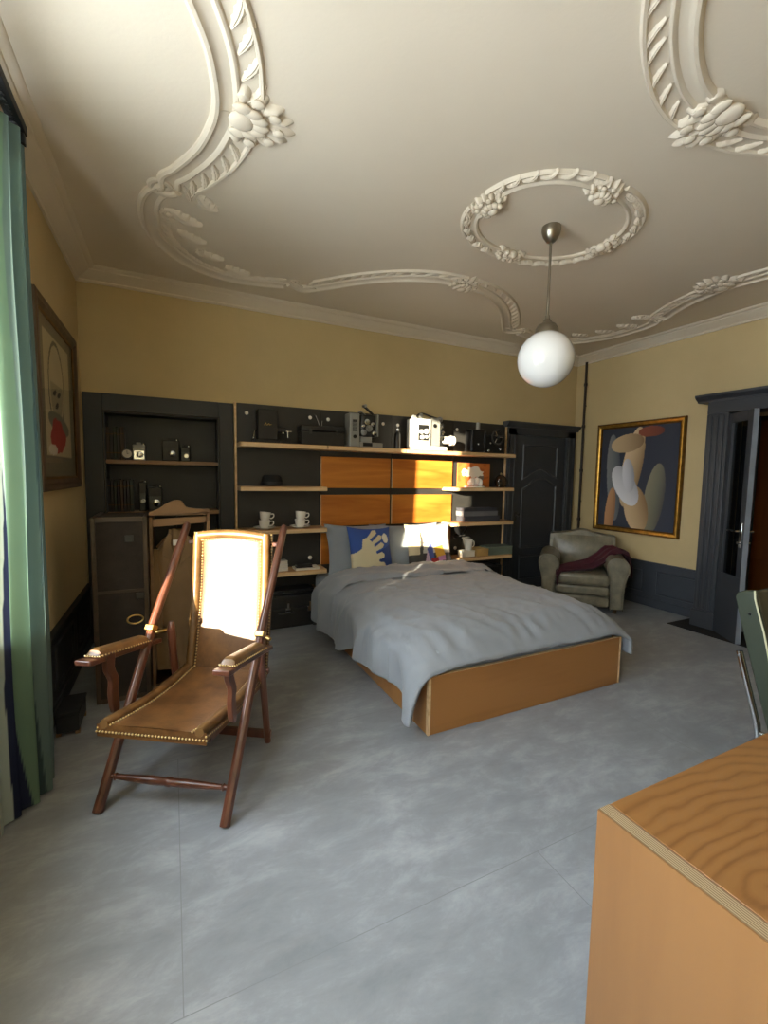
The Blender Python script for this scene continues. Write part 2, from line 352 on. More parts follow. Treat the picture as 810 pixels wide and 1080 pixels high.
# windows
def window(name, y0, y1, lab):
    m = MB(); x0, x1 = L-TH+.03, L-TH+.10
    for a, b in ((y0, y0+.05), (y1-.05, y1)): m.box(x0, x1, a, b, WZ0, WZ1)
    m.box(x0, x1, y0, y1, WZ0, WZ0+.03).box(x0, x1, y0, y1, WZ1-.06, WZ1)
    o = struct(m.build(name, 'window_white', bev=.006), lab)
    MB().add([(L-TH+.06, a, b) for a, b in ((y0+.05, WZ0+.03), (y1-.05, WZ0+.03), (y1-.05, WZ1-.06), (y0+.05, WZ1-.06))], [(0, 1, 2, 3)]).build('window_pane', 'window_glass', o)
    MB().box(L-TH+.1, L+.02, y0, y1, WZ0-.03, WZ0).build('window_sill', 'window_white', o)
    pl = bpy.data.lights.new('portal', 'AREA'); pl.shape = 'RECTANGLE'; pl.size = y1-y0; pl.size_y = WZ1-WZ0; pl.cycles.is_portal = True
    po = bpy.data.objects.new('window_portal', pl); COL.objects.link(po); po.location = (L-TH+.01, (y0+y1)/2, (WZ0+WZ1)/2)
    po.rotation_euler = Vector((1, 0, 0)).to_track_quat('-Z', 'Z').to_euler()
    return o
window('window_1', W1Y0, W1Y1, 'tall window beside the green curtain')
window('window_2', W2Y0, W2Y1, 'tall window near the desk')
# unseen block added outside to keep the low sun out of the second window
struct(MB().box(-14, -11, -26, 1.33-(14-1.017)*math.tan(SUN_AZ), -6, 7.5).build('sun_blocker_outside', 'sun_blocker_stone'), 'unseen stone block added outside to keep sun out of the second window')

# cornices (swept profile, mitred at the corners)
PROF = [(0, 0), (.016, .002), (.022, .014), (.02, .022), (.034, .03), (.06, .042), (.088, .062), (.104, .07), (.108, .08), (.126, .084), (.14, .09), (.146, .1)]
def cornice(name, a, b, n):                          # a,b end points on the wall; n into the room
    a, b, n = Vector(a), Vector(b), Vector(n); t = (b-a).normalized(); vs = []
    pr = [(o, ZC+h*(CEIL-ZC)/.1) for o, h in PROF]+[(0, CEIL)]
    for p, sg in ((a, 1), (b, -1)): vs += [Vector((p.x+n.x*o+t.x*o*sg, p.y+n.y*o+t.y*o*sg, z)) for o, z in pr]
    k = len(pr); m = MB(); m.add(vs, [(j, (j+1) % k, k+(j+1) % k, k+j) for j in range(k)] + [list(range(k)), list(range(k, 2*k))[::-1]])
    struct(m.build(name, 'plaster'), 'stepped plaster cornice')
cornice('trim_1', (L, D), (R, D), (0, -1)); cornice('trim_2', (L, FRONT), (L, D), (1, 0)); cornice('trim_3', (R, FRONT), (R, D), (-1, 0)); cornice('trim_4', (L, FRONT), (R, FRONT), (0, 1))

# panel moulding helper: rectangle/outline moulding standing proud of a plane
MPROF = [(-.012, 0), (-.010, .006), (-.004, .011), (.004, .011), (.009, .005), (.012, 0)]
def moulding(parent, pts, fn, mat, name='panel_moulding', k=1.0, closed=True):
    return MB().sweep(pts, [(o*k, h*k) for o, h in MPROF], fn, closed).build(name, mat, parent)
rect = lambda a0, a1, b0, b1: [(a0, b0), (a1, b0), (a1, b1), (a0, b1)]

# wainscots
def wainscot(name, axis, pos, a0, a1, sgn, mat, lab, npan):
    fn = (lambda a, b, h: Vector((pos+sgn*h, a, b))) if axis == 'x' else (lambda a, b, h: Vector((a, pos+sgn*h, b)))
    zt = .535
    def bx(a_, b_, z0, z1, t):
        p, q = fn(a_, z0, 0), fn(b_, z1, t); return MB().box(min(p.x, q.x), max(p.x, q.x), min(p.y, q.y), max(p.y, q.y), z0, z1)
    o = struct(bx(a0, a1, 0, zt-.02, .018).build(name, mat), lab)
    bx(a0, a1, zt-.02, zt, .04).build('cap_rail', mat, o, .006)
    bx(a0, a1, 0, .10, .03).build('base_board', mat, o, .006)
    wdt = (a1-a0)/npan
    fp = (lambda a, b, h: Vector((pos+sgn*(h+.018), a, b))) if axis == 'x' else (lambda a, b, h: Vector((a, pos+sgn*(h+.018), b)))
    for i in range(npan):
        x0, x1 = a0+i*wdt+.09, a0+(i+1)*wdt-.09
        moulding(o, rect(x0, x1, .17, .43), fp, mat)
    return o
wainscot('trim_5', 'x', R, 2.68, D-.02, -1, 'wainscot_paint', 'blue grey panelled wainscot below the painting', 3)
wainscot('trim_6', 'x', L, W1Y1+.02, D-.02, 1, 'black_paint', 'panelled wainscot on the left wall, coloured dark for shade', 3)  # deep shade along this wall is put into the blacker paint colour
wainscot('trim_7', 'x', R, FRONT+.02, 1.23, -1, 'wainscot_paint', 'blue grey panelled wainscot right of the doorway', 3)

# ------------------------------------------------------------------ ceiling stucco
CX, CY = 2.28, 2.275
Q1 = [(.225, 2.275), (.215, 2.38), (.165, 2.58), (.06, 2.80), (-.005, 2.90), (-.01, 3.0)]
Q2 = [(-.005, 2.985), (-.09, 3.10), (-.13, 3.30), (-.105, 3.6), (.03, 3.88), (.24, 4.06), (.55, 4.135), (.93, 4.05)]
Q3 = [(.955, 3.985), (1.10, 4.055), (1.25, 3.93), (1.5, 3.66), (1.75, 3.46), (2.02, 3.335), (2.28, 3.30)]
RAIL = [(-.030, 0), (-.026, .014), (-.012, .024), (.004, .022), (.012, .012), (.030, .005), (.062, .004), (.072, .012), (.082, .016), (.092, .012), (.098, 0)]
THIN = [(-.020, 0), (-.016, .012), (-.004, .018), (.008, .012), (.022, .005), (.046, .004), (.052, .010), (.060, .012), (.068, .008), (.072, 0)]
RAIL3 = [(o*.85, h*.9) for o, h in RAIL]
def leaf_mesh():
    m = MB(); nu, nv = 12, 8
    def fn(u, v):                                    # along x from 0..1, twisted acanthus lobe
        a = (v-.5)*2; wd = .30*math.sin(math.pi*min(1, u*.92+.06))**.7*(1+.16*math.cos(u*26))
        y = a*wd + .22*math.sin(u*2.6)-.1
        h = (1-a*a)*(.16+.10*math.sin(u*3.1)) - .05*math.exp(-(a*7)**2) + .02*math.cos(u*26)*abs(a)
        return Vector((u, y, -max(0, h)))
    m.grid(fn, nu, nv); return m.mesh('acanthus_leaf')
LEAF = leaf_mesh(); LEAF.materials.append(MATS['plaster'])
def scroll_mesh():
    pts = []; rs = []
    for i in range(40):
        t = i/39; a = t*2*math.pi*1.35; r = 1.0-.78*t
        pts.append((r*math.cos(a)-1, r*math.sin(a), -.10)); rs.append(.30*(1-.55*t))
    m = MB().tube(pts, rs, 8); m.ball((pts[-1][0], pts[-1][1], -.16), .34, 10, 6); return m.mesh('stucco_scroll')
SCROLL = scroll_mesh(); SCROLL.materials.append(MATS['plaster'])
def shell_mesh():
    m = MB(); lob = 9
    def fn(u, v):
        a = lerp(-1.75, 1.75, u); sc = abs(math.sin(lob*math.pi*u))
        r = v*(.80+.20*sc)*(1-.10*abs(a)/1.75)
        h = (.06+.18*sc)*math.sin(math.pi*min(1, v*.95))**.7+.06*math.sin(v*9)*(1 if v < .9 else 0)
        return Vector((r*math.cos(a), r*math.sin(a)*.92, -h*(1 if v < .999 else 0)))
    m.grid(fn, 72, 12)
    for i in range(7):                               # curled inner petals
        a = lerp(-1.5, 1.5, i/6); m.ball((.36*math.cos(a), .36*math.sin(a), -.24), (.17, .13, .12), 10, 6)
    m.ball((.05, 0, -.22), (.22, .26, .20), 12, 8)
    for i in range(5):
        a = lerp(-1.2, 1.2, i/4); m.ball((.68*math.cos(a), .64*math.sin(a), -.22), (.11, .12, .09), 8, 5)
    return m.mesh('stucco_shell')
SHELL = shell_mesh(); SHELL.materials.append(MATS['plaster'])
def orn(me, name, parent, x, y, ang, sx, sy, sz):
    o = bpy.data.objects.new(name, me); COL.objects.link(o); o.parent = parent
    o.location = (x, y, CEIL+.002); o.rotation_euler = (0, 0, ang); o.scale = (sx, sy, sz); return o
for qi, (mx, my) in enumerate(((1, 1), (-1, 1), (1, -1), (-1, -1))):
    T = lambda p: (CX+mx*(p[0]-CX), CY+my*(p[1]-CY)); flip = mx*my
    for si, (Q, prof) in enumerate(((Q1, RAIL), (Q2, RAIL), (Q3, RAIL3))):
        path = [T(p) for p in cr(Q, 8)]
        pr = [(-o*flip, h) for o, h in prof]
        mo = MB().sweep(path, pr, XY(CEIL+.001)).build('stucco_moulding', 'plaster', ceiling)
        if si != 1: MB().sweep(path[:-8] if si == 0 else path[16:], [(-((.185 if si == 0 else .16)+o)*flip, h) for o, h in ((-.012, 0), (-.006, .016), (.006, .018), (.014, .008), (.016, 0))], XY(CEIL+.001)).build('stucco_rim', 'plaster', mo)
        # leaves lying along the inner side of the moulding
        n = len(path); acc = 0; step = .105 if si < 2 else .10; off = .112 if si < 2 else .095; nxt = .05
        for i in range(1, n-1):
            a, b = Vector(path[i-1]), Vector(path[i]); acc += (b-a).length
            if acc > nxt:
                nxt += step; t = (b-a).normalized(); nn = Vector((-t.y, t.x))*(-flip)
                if si == 1 and i < n*.18: continue
                p = b+nn*(off if si != 1 else .115); ang = math.atan2(t.y, t.x)+((-.48 if si != 1 else -.3)*flip)
                s_ = .165 if si == 0 else .14
                orn(LEAF, 'acanthus_leaf', mo, p.x, p.y, ang, s_, s_*(.46 if si == 0 else .4)*(-flip), .07)
    for (x, y, a_, s_) in ((.07, 3.03, .3, .085), (.10, 3.30, 0.2, .07), (.93, 4.02, 2.5, .045), (1.03, 3.95, .9, .05), (.30, 3.72, -.4, .06), (.52, 3.94, -.2, .055), (.20, 3.10, 2.2, .05)):
        p = T((x, y)); ang = a_ if mx > 0 else math.pi-a_; ang = ang if my > 0 else -ang
        orn(SCROLL, 'stucco_scroll', ceiling, p[0], p[1], ang, s_, s_*flip, s_*.7)
    for (p0, p1) in (((.02, 3.26), (.22, 3.33)), ((.06, 3.50), (.26, 3.56)), ((.20, 3.74), (.40, 3.76)), ((.42, 3.90), (.62, 3.92)), ((.16, 3.02), (.30, 3.10))):
        a, b = Vector(T(p0)), Vector(T(p1)); t = b-a
        orn(LEAF, 'acanthus_leaf', ceiling, a.x, a.y, math.atan2(t.y, t.x), t.length, .2*flip, .12)
# the four shells in the middle of the sides
for x, y, a, sz in ((.315, 2.275, 0, .27), (2*CX-.315, 2.275, math.pi, .27), (CX+.03, 3.32, -math.pi/2, .22), (CX, 2*CY-3.32, math.pi/2, .27)):
    orn(SHELL, 'stucco_shell', ceiling, x, y, a, sz, sz*.8, .12)
# centre rosette
ro = MB(); A_, B_ = .50, .385
for q in range(4):
    th = [lerp(q*math.pi/2+.16, (q+1)*math.pi/2-.16, i/16) for i in range(17)]
    ro.sweep([(CX+A_*math.cos(t)*(1+.05*math.sin(2*(t-q*math.pi/2))), CY+B_*math.sin(t)*(1+.05*math.sin(2*(t-q*math.pi/2)))) for t in th],
             [(.016, 0), (.012, .012), (0, .018), (-.010, .014), (-.016, .006), (-.05, .004), (-.074, .006), (-.082, .018), (-.092, .02), (-.1, .012), (-.106, 0)], XY(CEIL+.001))
rosette = ro.build('rosette_ring', 'plaster', ceiling)
for q in range(4):
    for i in range(7):
        t = lerp(q*math.pi/2+.24, (q+1)*math.pi/2-.24, i/6)
        x, y = CX+(A_+.045)*math.cos(t)*(1+.05*math.sin(2*(t-q*math.pi/2))), CY+(B_+.045)*math.sin(t)*(1+.05*math.sin(2*(t-q*math.pi/2)))
        orn(LEAF, 'acanthus_leaf', rosette, x, y, t+math.pi/2-.5, .10, .09, .12)
for k, (x, y) in enumerate(((CX-A_-.02, CY), (CX+A_+.02, CY), (CX, CY-B_-.02), (CX, CY+B_+.02))):
    a = math.atan2(y-CY, x-CX)
    orn(SHELL, 'stucco_shell', rosette, x-.05*math.cos(a), y-.05*math.sin(a), a, .15, .15, .15)
    for sgn in (-1, 1): orn(SCROLL, 'stucco_scroll', rosette, x+.09*math.cos(a+sgn*1.4), y+.09*math.sin(a+sgn*1.4), a+sgn*1.2, .04, .04*sgn, .035)

# ------------------------------------------------------------------ closed door on the back wall
yD = D
fnB = lambda t: (lambda a, b, h: Vector((a, t-h, b)))
d1 = struct(MB().box(4.03, 4.93, yD-.035, yD-.001, .01, 2.06).build('door_1', 'dark_paint', bev=.003), 'dark grey panelled door left of the pipe, closed')
for x0, x1 in ((3.885, 4.03), (4.93, 5.085)):
    MB().box(x0, x1, yD-.07, yD-.001, 0, 2.14).build('door_casing', 'dark_paint', d1, .006)
    for xx in (x0+.035, x1-.035): MB().box(xx-.012, xx+.012, yD-.083, yD-.07, .16, 2.06).build('casing_bead', 'dark_paint', d1, .005)
    MB().box(x0-.005, x1+.005, yD-.085, yD-.001, 0, .14).build('plinth_block', 'dark_paint', d1, .006)
MB().box(3.885, 5.085, yD-.07, yD-.001, 2.06, 2.16).build('door_head', 'dark_paint', d1, .004)
m = MB(); m.prism([(0, 2.15), (.08, 2.15), (.085, 2.165), (.105, 2.18), (.125, 2.205), (.125, 2.222), (0, 2.222)], 3.84, 5.12, lambda a, b, d: Vector((d, yD-.001-a, b))); m.build('door_crown', 'dark_paint', d1)
fd = fnB(yD-.035)
up = [(4.18, 1.93), (4.18, 1.50)] + [(p.x, p.y) for p in cr([(4.18, 1.50), (4.27, 1.54), (4.37, 1.60), (4.48, 1.63), (4.59, 1.60), (4.69, 1.54), (4.78, 1.52)], 5)][1:] + [(4.78, 1.93)]
moulding(d1, up[::-1], fd, 'dark_paint', k=1.3)
lowp = [(4.18, .58), (4.78, .58), (4.78, 1.40)] + [(p.x, p.y) for p in cr([(4.78, 1.40), (4.69, 1.43), (4.59, 1.48), (4.48, 1.50), (4.37, 1.47), (4.27, 1.40), (4.18, 1.35)], 5)][1:]
moulding(d1, lowp, fd, 'dark_paint', k=1.3)
moulding(d1, rect(4.18, 4.78, .16, .46), fd, 'dark_paint', k=1.3)
m = MB().cyl((4.085, yD-.035, 1.02), (4.085, yD-.075, 1.02), .007); m.ball((4.085, yD-.09, 1.02), .022); m.build('door_knob', 'dark_steel', d1)
MB().box(4.075, 4.095, yD-.04, yD-.034, .94, 1.06).build('lock_plate', 'dark_steel', d1)

# ------------------------------------------------------------------ doorway in the right wall: deep surround, open glazed leaf
sx = 4.875
d2 = struct(MB().box(sx, R-.001, 2.46, 2.655, .0, 2.17).build('door_2', 'dark_paint', bev=.006), 'dark grey doorway with deep surround and crown')
MB().box(sx, R-.001, 1.255, 1.45, 0, 2.17).build('door_casing', 'dark_paint', d2, .006)
MB().box(sx, R-.001, 1.255, 2.655, 2.17, 2.30).build('door_head', 'dark_paint', d2, .006)
for y0, y1 in ((2.46, 2.655), (1.255, 1.45)):
    for yy in (y0+.045, (y0+y1)/2, y1-.045): MB().box(sx-.014, sx, yy-.014, yy+.014, .2, 2.15).build('casing_bead', 'dark_paint', d2, .006)
    MB().box(sx-.02, R-.001, y0-.01, y1+.012, 0, .18).build('plinth_block', 'dark_paint', d2, .006)
m = MB(); m.prism([(0, 2.29), (.27, 2.29), (.275, 2.305), (.30, 2.32), (.325, 2.34), (.325, 2.362), (0, 2.362)], 1.16, 2.745, lambda a, b, d: Vector((R-.001-a, d, b))); m.build('door_crown', 'dark_paint', d2)
MB().box(R, R+.3, DY0-.001, DY0+.02, 0, DZ1).build('door_jamb', 'dark_paint', d2); MB().box(R, R+.3, DY1-.02, DY1+.001, 0, DZ1).build('door_jamb', 'dark_paint', d2)
# leaf: local x along the leaf from the hinge, y thickness
h0, h1 = Vector((4.865, 2.45, 0)), Vector((4.645, 2.15, 0)); ld = (h1-h0); LW = ld.length
leaf = struct(MB().box(0, LW, 0, .045, .01, .62).build('door_3', 'dark_paint'), 'narrow glazed door leaf standing open with lever handles')
leaf.location = h0; leaf.rotation_euler = (0, 0, math.atan2(ld.y, ld.x))
# y axis of the leaf then points towards the camera side
MB().box(0, .06, 0, .045, .62, 2.15).build('door_stile', 'dark_paint', leaf, .003); MB().box(LW-.075, LW-.0005, 0, .045, .62, 2.15).build('door_stile', 'dark_paint', leaf, .003)
MB().box(.06, LW-.075, 0, .045, 2.06, 2.15).build('door_rail', 'dark_paint', leaf, .003)
MB().add([(a, .022, b) for a, b in ((.06, .62), (LW-.075, .62), (LW-.075, 2.06), (.06, 2.06))], [(0, 1, 2, 3)]).build('door_pane', 'door_glass', leaf)
MB().box(LW, LW+.004, .001, .044, .01, 2.15).build('window_lit_edge', 'window_lit_edge', leaf)  # leaf edge coloured paler to stand for window light falling on it
for y0, y1, sg in ((.045, .1, 1), (-.055, 0, -1)):
    ys = .045 if sg > 0 else 0
    MB().box(LW-.056, LW-.020, min(ys, ys+sg*.008), max(ys, ys+sg*.008), .90, 1.13).build('handle_plate', 'chrome', leaf, .003)
    yo = ys+sg*.05
    MB().tube([(LW-.038, ys, 1.05), (LW-.038, yo, 1.05), (LW-.06, yo+sg*.004, 1.05), (LW-.15, yo+sg*.004, 1.048)], .009, 8).build('lever_handle', 'chrome', leaf)
    MB().cyl((LW-.038, ys, .945), (LW-.038, ys+sg*.03, .945), .012).build('lock_cylinder', 'chrome', leaf)
fl = lambda a, b, h: Vector((a, .045+h, b))
moulding(leaf, rect(.08, LW-.09, .14, .54), fl, 'dark_paint')
# hall beyond: wooden cupboard door
hd = thing('hall_cupboard', 'brown wooden cupboard seen through the open doorway', 'cupboard', (6.89, 2.9, 0))
MB().box(0, .1, -.75, .6, .0, 2.3).build('body', 'hall_wood', hd, .01)
for y0, y1 in ((-.70, -.09), (-.06, .55)):
    dd = MB().box(-.02, 0, y0, y1, .5, 2.22).build('cupboard_door', 'hall_wood', hd, .006)
    k = MB().cyl((-.02, (y1-.05 if y0 < -.5 else y0+.05), 1.25), (-.045, (y1-.05 if y0 < -.5 else y0+.05), 1.25), .01); k.ball((-.055, (y1-.05 if y0 < -.5 else y0+.05), 1.25), .02); k.build('knob', 'machine_black', dd)
o = MB().box(4.673, R-.03, 1.2, 2.785, .0, .008).build('door_mat', 'mat_black', bev=.003); tag(o, 'flat black mat on the floor before the open door', 'mat')

# pipe in the corner
pp = thing('heating_pipe', 'thin dark vertical pipe on the wall near the corner', 'pipe', (R-.035, 4.33, 0))
MB().cyl((0, 0, 0), (0, 0, ZC+.02), .016, n=12).build('pipe', 'iron_pipe', pp)
for z in (.95, 1.62, 2.22, 2.78): MB().lathe([(.016, -.02), (.023, -.018), (.023, .018), (.016, .02)], (0, 0, z)).build('coupling', 'iron_pipe', pp)
for z in (1.2, 2.5): MB().cyl((0, 0, z), (.035, 0, z), .006, n=8).build('bracket', 'iron_pipe', pp)

# ------------------------------------------------------------------ built-in bookcase in the niche
bc = thing('built_in_bookcase', 'black painted bookcase built into the wall left of the bed shelves', 'bookcase', (0, D, 0))
bx = lambda *a: MB().box(*a)
bx(-.662, NX0, -.03, -.001, 0, 2.165).build('face_stile', 'black_paint', bc, .004); bx(NX1, .546, -.03, -.001, 0, 2.165).build('face_stile', 'black_paint', bc, .004)
bx(NX0, NX1, -.03, -.001, NZ1, 2.165).build('face_rail', 'black_paint', bc, .004)
bx(NX0+.001, NX0+.012, 0, ND, .0, NZ1-.001).build('side_lining', 'black_paint', bc); bx(NX1-.012, NX1-.001, 0, ND, .0, NZ1-.001).build('side_lining', 'black_paint', bc)
bx(NX0+.012, NX1-.012, ND-.01, ND, .0, NZ1-.001).build('back_panel', 'black_paint', bc); bx(NX0+.012, NX1-.012, 0, ND-.01, NZ1-.012, NZ1-.001).build('top_lining', 'black_paint', bc)
BZ = (1.605, 1.145, .66, .2)
for z in BZ: bx(NX0+.012, NX1-.012, -.01, ND-.01, z-.035, z).build('shelf', 'tan_wood', bc, .003)

# ------------------------------------------------------------------ shelf wall behind the bed
PYF = D-.022                                          # front face of the black back panels
su = thing('bed_shelf_unit', 'long black wall unit with pale shelves and oak headboard panels behind the bed', 'shelf unit', (0, D, 0))
for x0, x1 in ((.575, 1.408), (1.412, 2.238), (2.242, 3.066), (3.07, 3.868)): bx(x0, x1, -.022, -.001, 0, 2.178).build('back_panel', 'panel_black', su, .002)
bx(.552, .570, -.05, -.001, 0, 2.18).build('end_strip', 'pale_edge', su); bx(3.869, 3.880, -.05, -.001, 0, 2.18).build('end_strip', 'pale_edge', su)
for z0, z1 in ((1.365, 1.695), (.957, 1.292), (.55, .885)):
    for x0, x1 in ((1.418, 2.222), (2.252, 3.058)): 
        hp = bx(x0, x1, -.045, -.0225, z0, z1).build('headboard_panel', 'oak_panel', su, .002)
        bx(x0-.006, x0-.0005, -.046, -.0225, z0, z1).build('panel_edge', 'pale_edge', hp)
SY0 = 4.24-D
def shelf(x0, x1, z, r0=.0, r1=.0, name='shelf', cut=False):
    pts = [(x0, -.023), (x0+(0 if not cut else 0), SY0+r0)]
    if r0: pts += [(x0+r0*(1-math.cos(a)), SY0+r0*(1-math.sin(a))) for a in (.5, 1.05, 1.57)]
    else: pts = [(x0, -.023), (x0, SY0)]
    if r1: pts += [(x1-r1*(1-math.sin(a)), SY0+r1*(1-math.cos(a))) for a in (0, .5, 1.05, 1.57)]
    else: pts += [(x1, SY0)]
    pts += [(x1, -.023)]
    s_ = MB().prism(pts, z-.042, z-.006, lambda a, b, d: Vector((a, b, d))).build(name, 'pale_edge', su, .003)
    MB().prism([(lerp(x, (x0+x1)/2, .004), y*.985) for x, y in pts], z-.006, z, lambda a, b, d: Vector((a, b, d))).build('shelf_top', 'shelf_top', s_)
    return s_
SZ = (1.795, 1.382, .968, .545)
shelf(.572, 1.408, SZ[0], .04, 0); shelf(1.416, 2.30, SZ[0]); shelf(2.306, 3.858, SZ[0], 0, .03)
for z in SZ[1:]: shelf(.572, 1.41, z, 0, 0)
shelf(2.93, 3.85, SZ[1], .02, .03); shelf(2.93, 3.86, SZ[2], .02, .03); shelf(3.0, 3.86, SZ[3], .06, .03)
for u, v in ((260, 435.6), (327, 440.5), (346, 442.5), (404, 447), (419.5, 448.5), (482, 453)):
    p = PY(u, v, PYF); MB().lathe([(.0, .008), (.014, .008), (.019, .003), (.019, 0)], (p.x, -.022, p.z), 16, 'y').build('panel_bolt', 'china', su, rot=(0, 0, 0))
for u, v in ((327, 588), (480, 578)):
    p = PY(u, v, PYF); MB().lathe([(.0, .01), (.016, .008), (.022, .003), (.022, 0)], (p.x, -.022, p.z), 16, 'y').build('panel_bolt', 'china', su)
for o in list(su.children):                            # lathes above open towards +y: turn them to face the room
    if o.name.startswith('panel_bolt'):
        for v in o.data.vertices: v.co.y = -.022-(v.co.y+.022)

# ================================================================== THE BED
bed = thing('platform_bed', 'low plywood bed base with tall plain footboard', 'bed', (1.309, 2.083, 0))
BW, BL = 1.653, 2.385
bx(0.016, BW-.016, 0, .022, .0, .349).build('footboard', 'bed_ply', bed, .002)
for x0 in (0, BW-.0155): bx(x0, x0+.0155, -.001, .0225, 0, .35).build('footboard_edge', 'pale_edge', bed)
bx(.016, BW-.016, 0, .022, .3495, .352).build('footboard_edge', 'pale_edge', bed)
for x0 in (0, BW-.022): bx(x0, x0+.022, .023, BL-.02, 0, .345).build('side_panel', 'bed_ply', bed, .002)
for i in range(12): bx(.024, BW-.024, .10+i*.19, .19+i*.19, .19, .21).build('slat', 'pale_edge', bed)
mt = MB().box(1.335, 2.935, 2.12, 4.43, .211, .475).build('mattress', 'sheet_grey', bev=.05, seg=4); tag(mt, 'mattress with pale blue grey fitted sheet under the duvet', 'mattress')

def duvet_section(y, s):                              # s 0..1 from the left hem over the top to the right hem
    foot = 1-(1-max(0, min(1, (y-2.03)/.34)))**2.4; zt = lerp(.372, .535, foot)+.02*math.sin((y-2.3)*1.4)*foot
    hem = .17+.045*math.sin(y*5.1+.4)+.03*math.sin(y*11.0) - .05*sst(3.3, 3.75, y)
    fl = .045*math.sin(y*8.3+1)*.6+.03*math.sin(y*17)
    bul = lerp(.55, 1, foot)
    pts = [(1.19+fl, hem), (1.195+fl*.6, lerp(hem, zt, .38)), (1.225-.01*bul, lerp(hem, zt, .70)), (1.275, zt-.055*bul), (1.36, zt-.005), (1.55, zt+.028*bul), (1.9, zt+.03*bul),
           (2.3, zt+.03*bul), (2.65, zt+.025*bul), (2.86, zt+.004), (2.975, zt-.05*bul), (3.03, lerp(.2, zt, .68)), (3.045, lerp(.2, zt, .35)), (3.05, .22)]
    ds = [0]
    for a, b in zip(pts, pts[1:]): ds.append(ds[-1]+math.hypot(a[0]-b[0], a[1]-b[1]))
    t = s*ds[-1]; i = 0
    while i < len(ds)-2 and ds[i+1] < t: i += 1
    k = (t-ds[i])/max(1e-6, ds[i+1]-ds[i])
    P = lambda j: Vector(pts[max(0, min(len(pts)-1, j))])
    p0, p1, p2, p3 = P(i-1), P(i), P(i+1), P(i+2)
    q = .5*((2*p1)+(p2-p0)*k+(2*p0-5*p1+4*p2-p3)*k*k+(3*p1-p0-3*p2+p3)*k**3)
    return q
def wrinkle(x, y, z, amp=1.0):
    a = noise.noise(Vector((x*3.1, y*3.1, z*2)))*.012
    b = (1-abs(noise.noise(Vector((x*5+y*2.2, y*2.2-x*1.2, 3.3)))))**5*.015
    c = (1-abs(noise.noise(Vector((x*9-y*4, y*9+x*3, 8.1)))))**6*.008
    return (a+b+c-.008)*amp
def duvet_fn(y0, y1, lift):
    def fn(u, v):
        y = lerp(y0, y1, v)
        q = duvet_section(y, u)
        e = 1.0 if y > 2.3 else lerp(.5, 1, (y-2.03)/.27)
        wv = wrinkle(q.x, y, q.y, e)+lift
        top = 1 if 1.3 < q.x < 2.95 else 0
        # puckers gathered along the foot end
        pk = .008*math.sin(q.x*34+3*math.sin(q.x*9))*sst(2.05, 2.15, y)*(1-sst(2.15, 2.5, y))
        yo = -.006*math.sin(q.x*8)*(1-sst(2.03, 2.2, y))
        if top: return Vector((q.x, y+yo, q.y+wv+pk*.8))
        sg = -1 if q.x < 2 else 1
        return Vector((q.x+sg*wv*1.4, y+yo, q.y))
    return fn
dv = MB().grid(duvet_fn(2.045, 3.93, 0), 110, 110).build('duvet', 'duvet_grey'); tag(dv, 'rumpled blue grey duvet spread over the bed and hanging down its left side', 'duvet')
md = dv.modifiers.new('sol', 'SOLIDIFY'); md.thickness = .022; md.offset = -1
def fold_fn(u, v):                                    # turned-back strip at the head end
    y = lerp(3.50, 3.99, v) - .10*u + .02*math.sin(u*9)
    q = duvet_section(max(y, 3.0), u*.97); prof = math.sin(math.pi*min(1, max(0, v)))**.5
    wv = wrinkle(q.x+4, y*1.2, q.y)*1.2 + .006+.035*prof + .008*math.sin(v*14+q.x*3)
    if 1.3 < q.x < 2.95: return Vector((q.x, y, q.y+wv))
    sg = -1 if q.x < 2 else 1
    return Vector((q.x+sg*wv, y, q.y))
MB().grid(fold_fn, 100, 22).build('turned_back_fold', 'duvet_grey', dv)

def pillow_mesh(wd, ht, th, n=22, pinch=.10):
    m = MB()
    for sg in (1, -1):
        def fn(u, v):
            a, b = u*2-1, v*2-1
            t = max(0, (1-abs(a)**2.6))**.6*max(0, (1-abs(b)**2.6))**.6
            k = 1-pinch*(abs(a)**2*(1-abs(b))**1.2)*0 - pinch*(1-abs(b)**2)*(abs(a)**6) ; k2 = 1-pinch*(1-abs(a)**2)*(abs(b)**6)
            wr = noise.noise(Vector((a*2.3+wd*9, b*2.3, sg*2)))*.012*t
            return Vector((a*wd/2*k, -sg*(th/2*t+wr), b*ht/2*k2))
        m.grid(fn, n, n)
    return m
def pillow(name, label, mat, u0, v0, u1, v1, y, th, tilt, rz=0, roll=0, group=None, res=22):
    a, b = PY(u0, v0, y), PY(u1, v1, y); wd, ht = abs(b.x-a.x), abs(a.z-b.z)
    o = pillow_mesh(wd, ht, th, res).build(name, mat, loc=((a.x+b.x)/2, y, (a.z+b.z)/2), rot=(tilt, roll, rz)); return tag(o, label, 'pillow' if 'cushion' not in name else 'cushion', group)
pillow('bed_pillow', 'large pale blue grey pillow leaning at the left of the headboard', 'sheet_grey', 343, 553, 410, 607, 4.33, .15, R_(-17), R_(3), R_(2))
pillow('bed_pillow', 'grey pillow standing between the two printed cushions', 'sheet_grey', 392, 553, 462, 603, 4.335, .14, R_(-15), R_(-2))
pillow('bed_pillow', 'grey pillow hidden behind the multicoloured cushion', 'pillow_dark', 428, 552, 474, 601, 4.36, .08, R_(-12), R_(-2))
cu = pillow('printed_cushion', 'blue cushion printed with a cream wavy hand shape', 'cushion_print', 367, 556, 414, 607, 4.20, .13, R_(-19), R_(5), R_(3), res=80)
W_, H_ = [max(v.co[i] for v in cu.data.vertices) for i in (0, 2)]
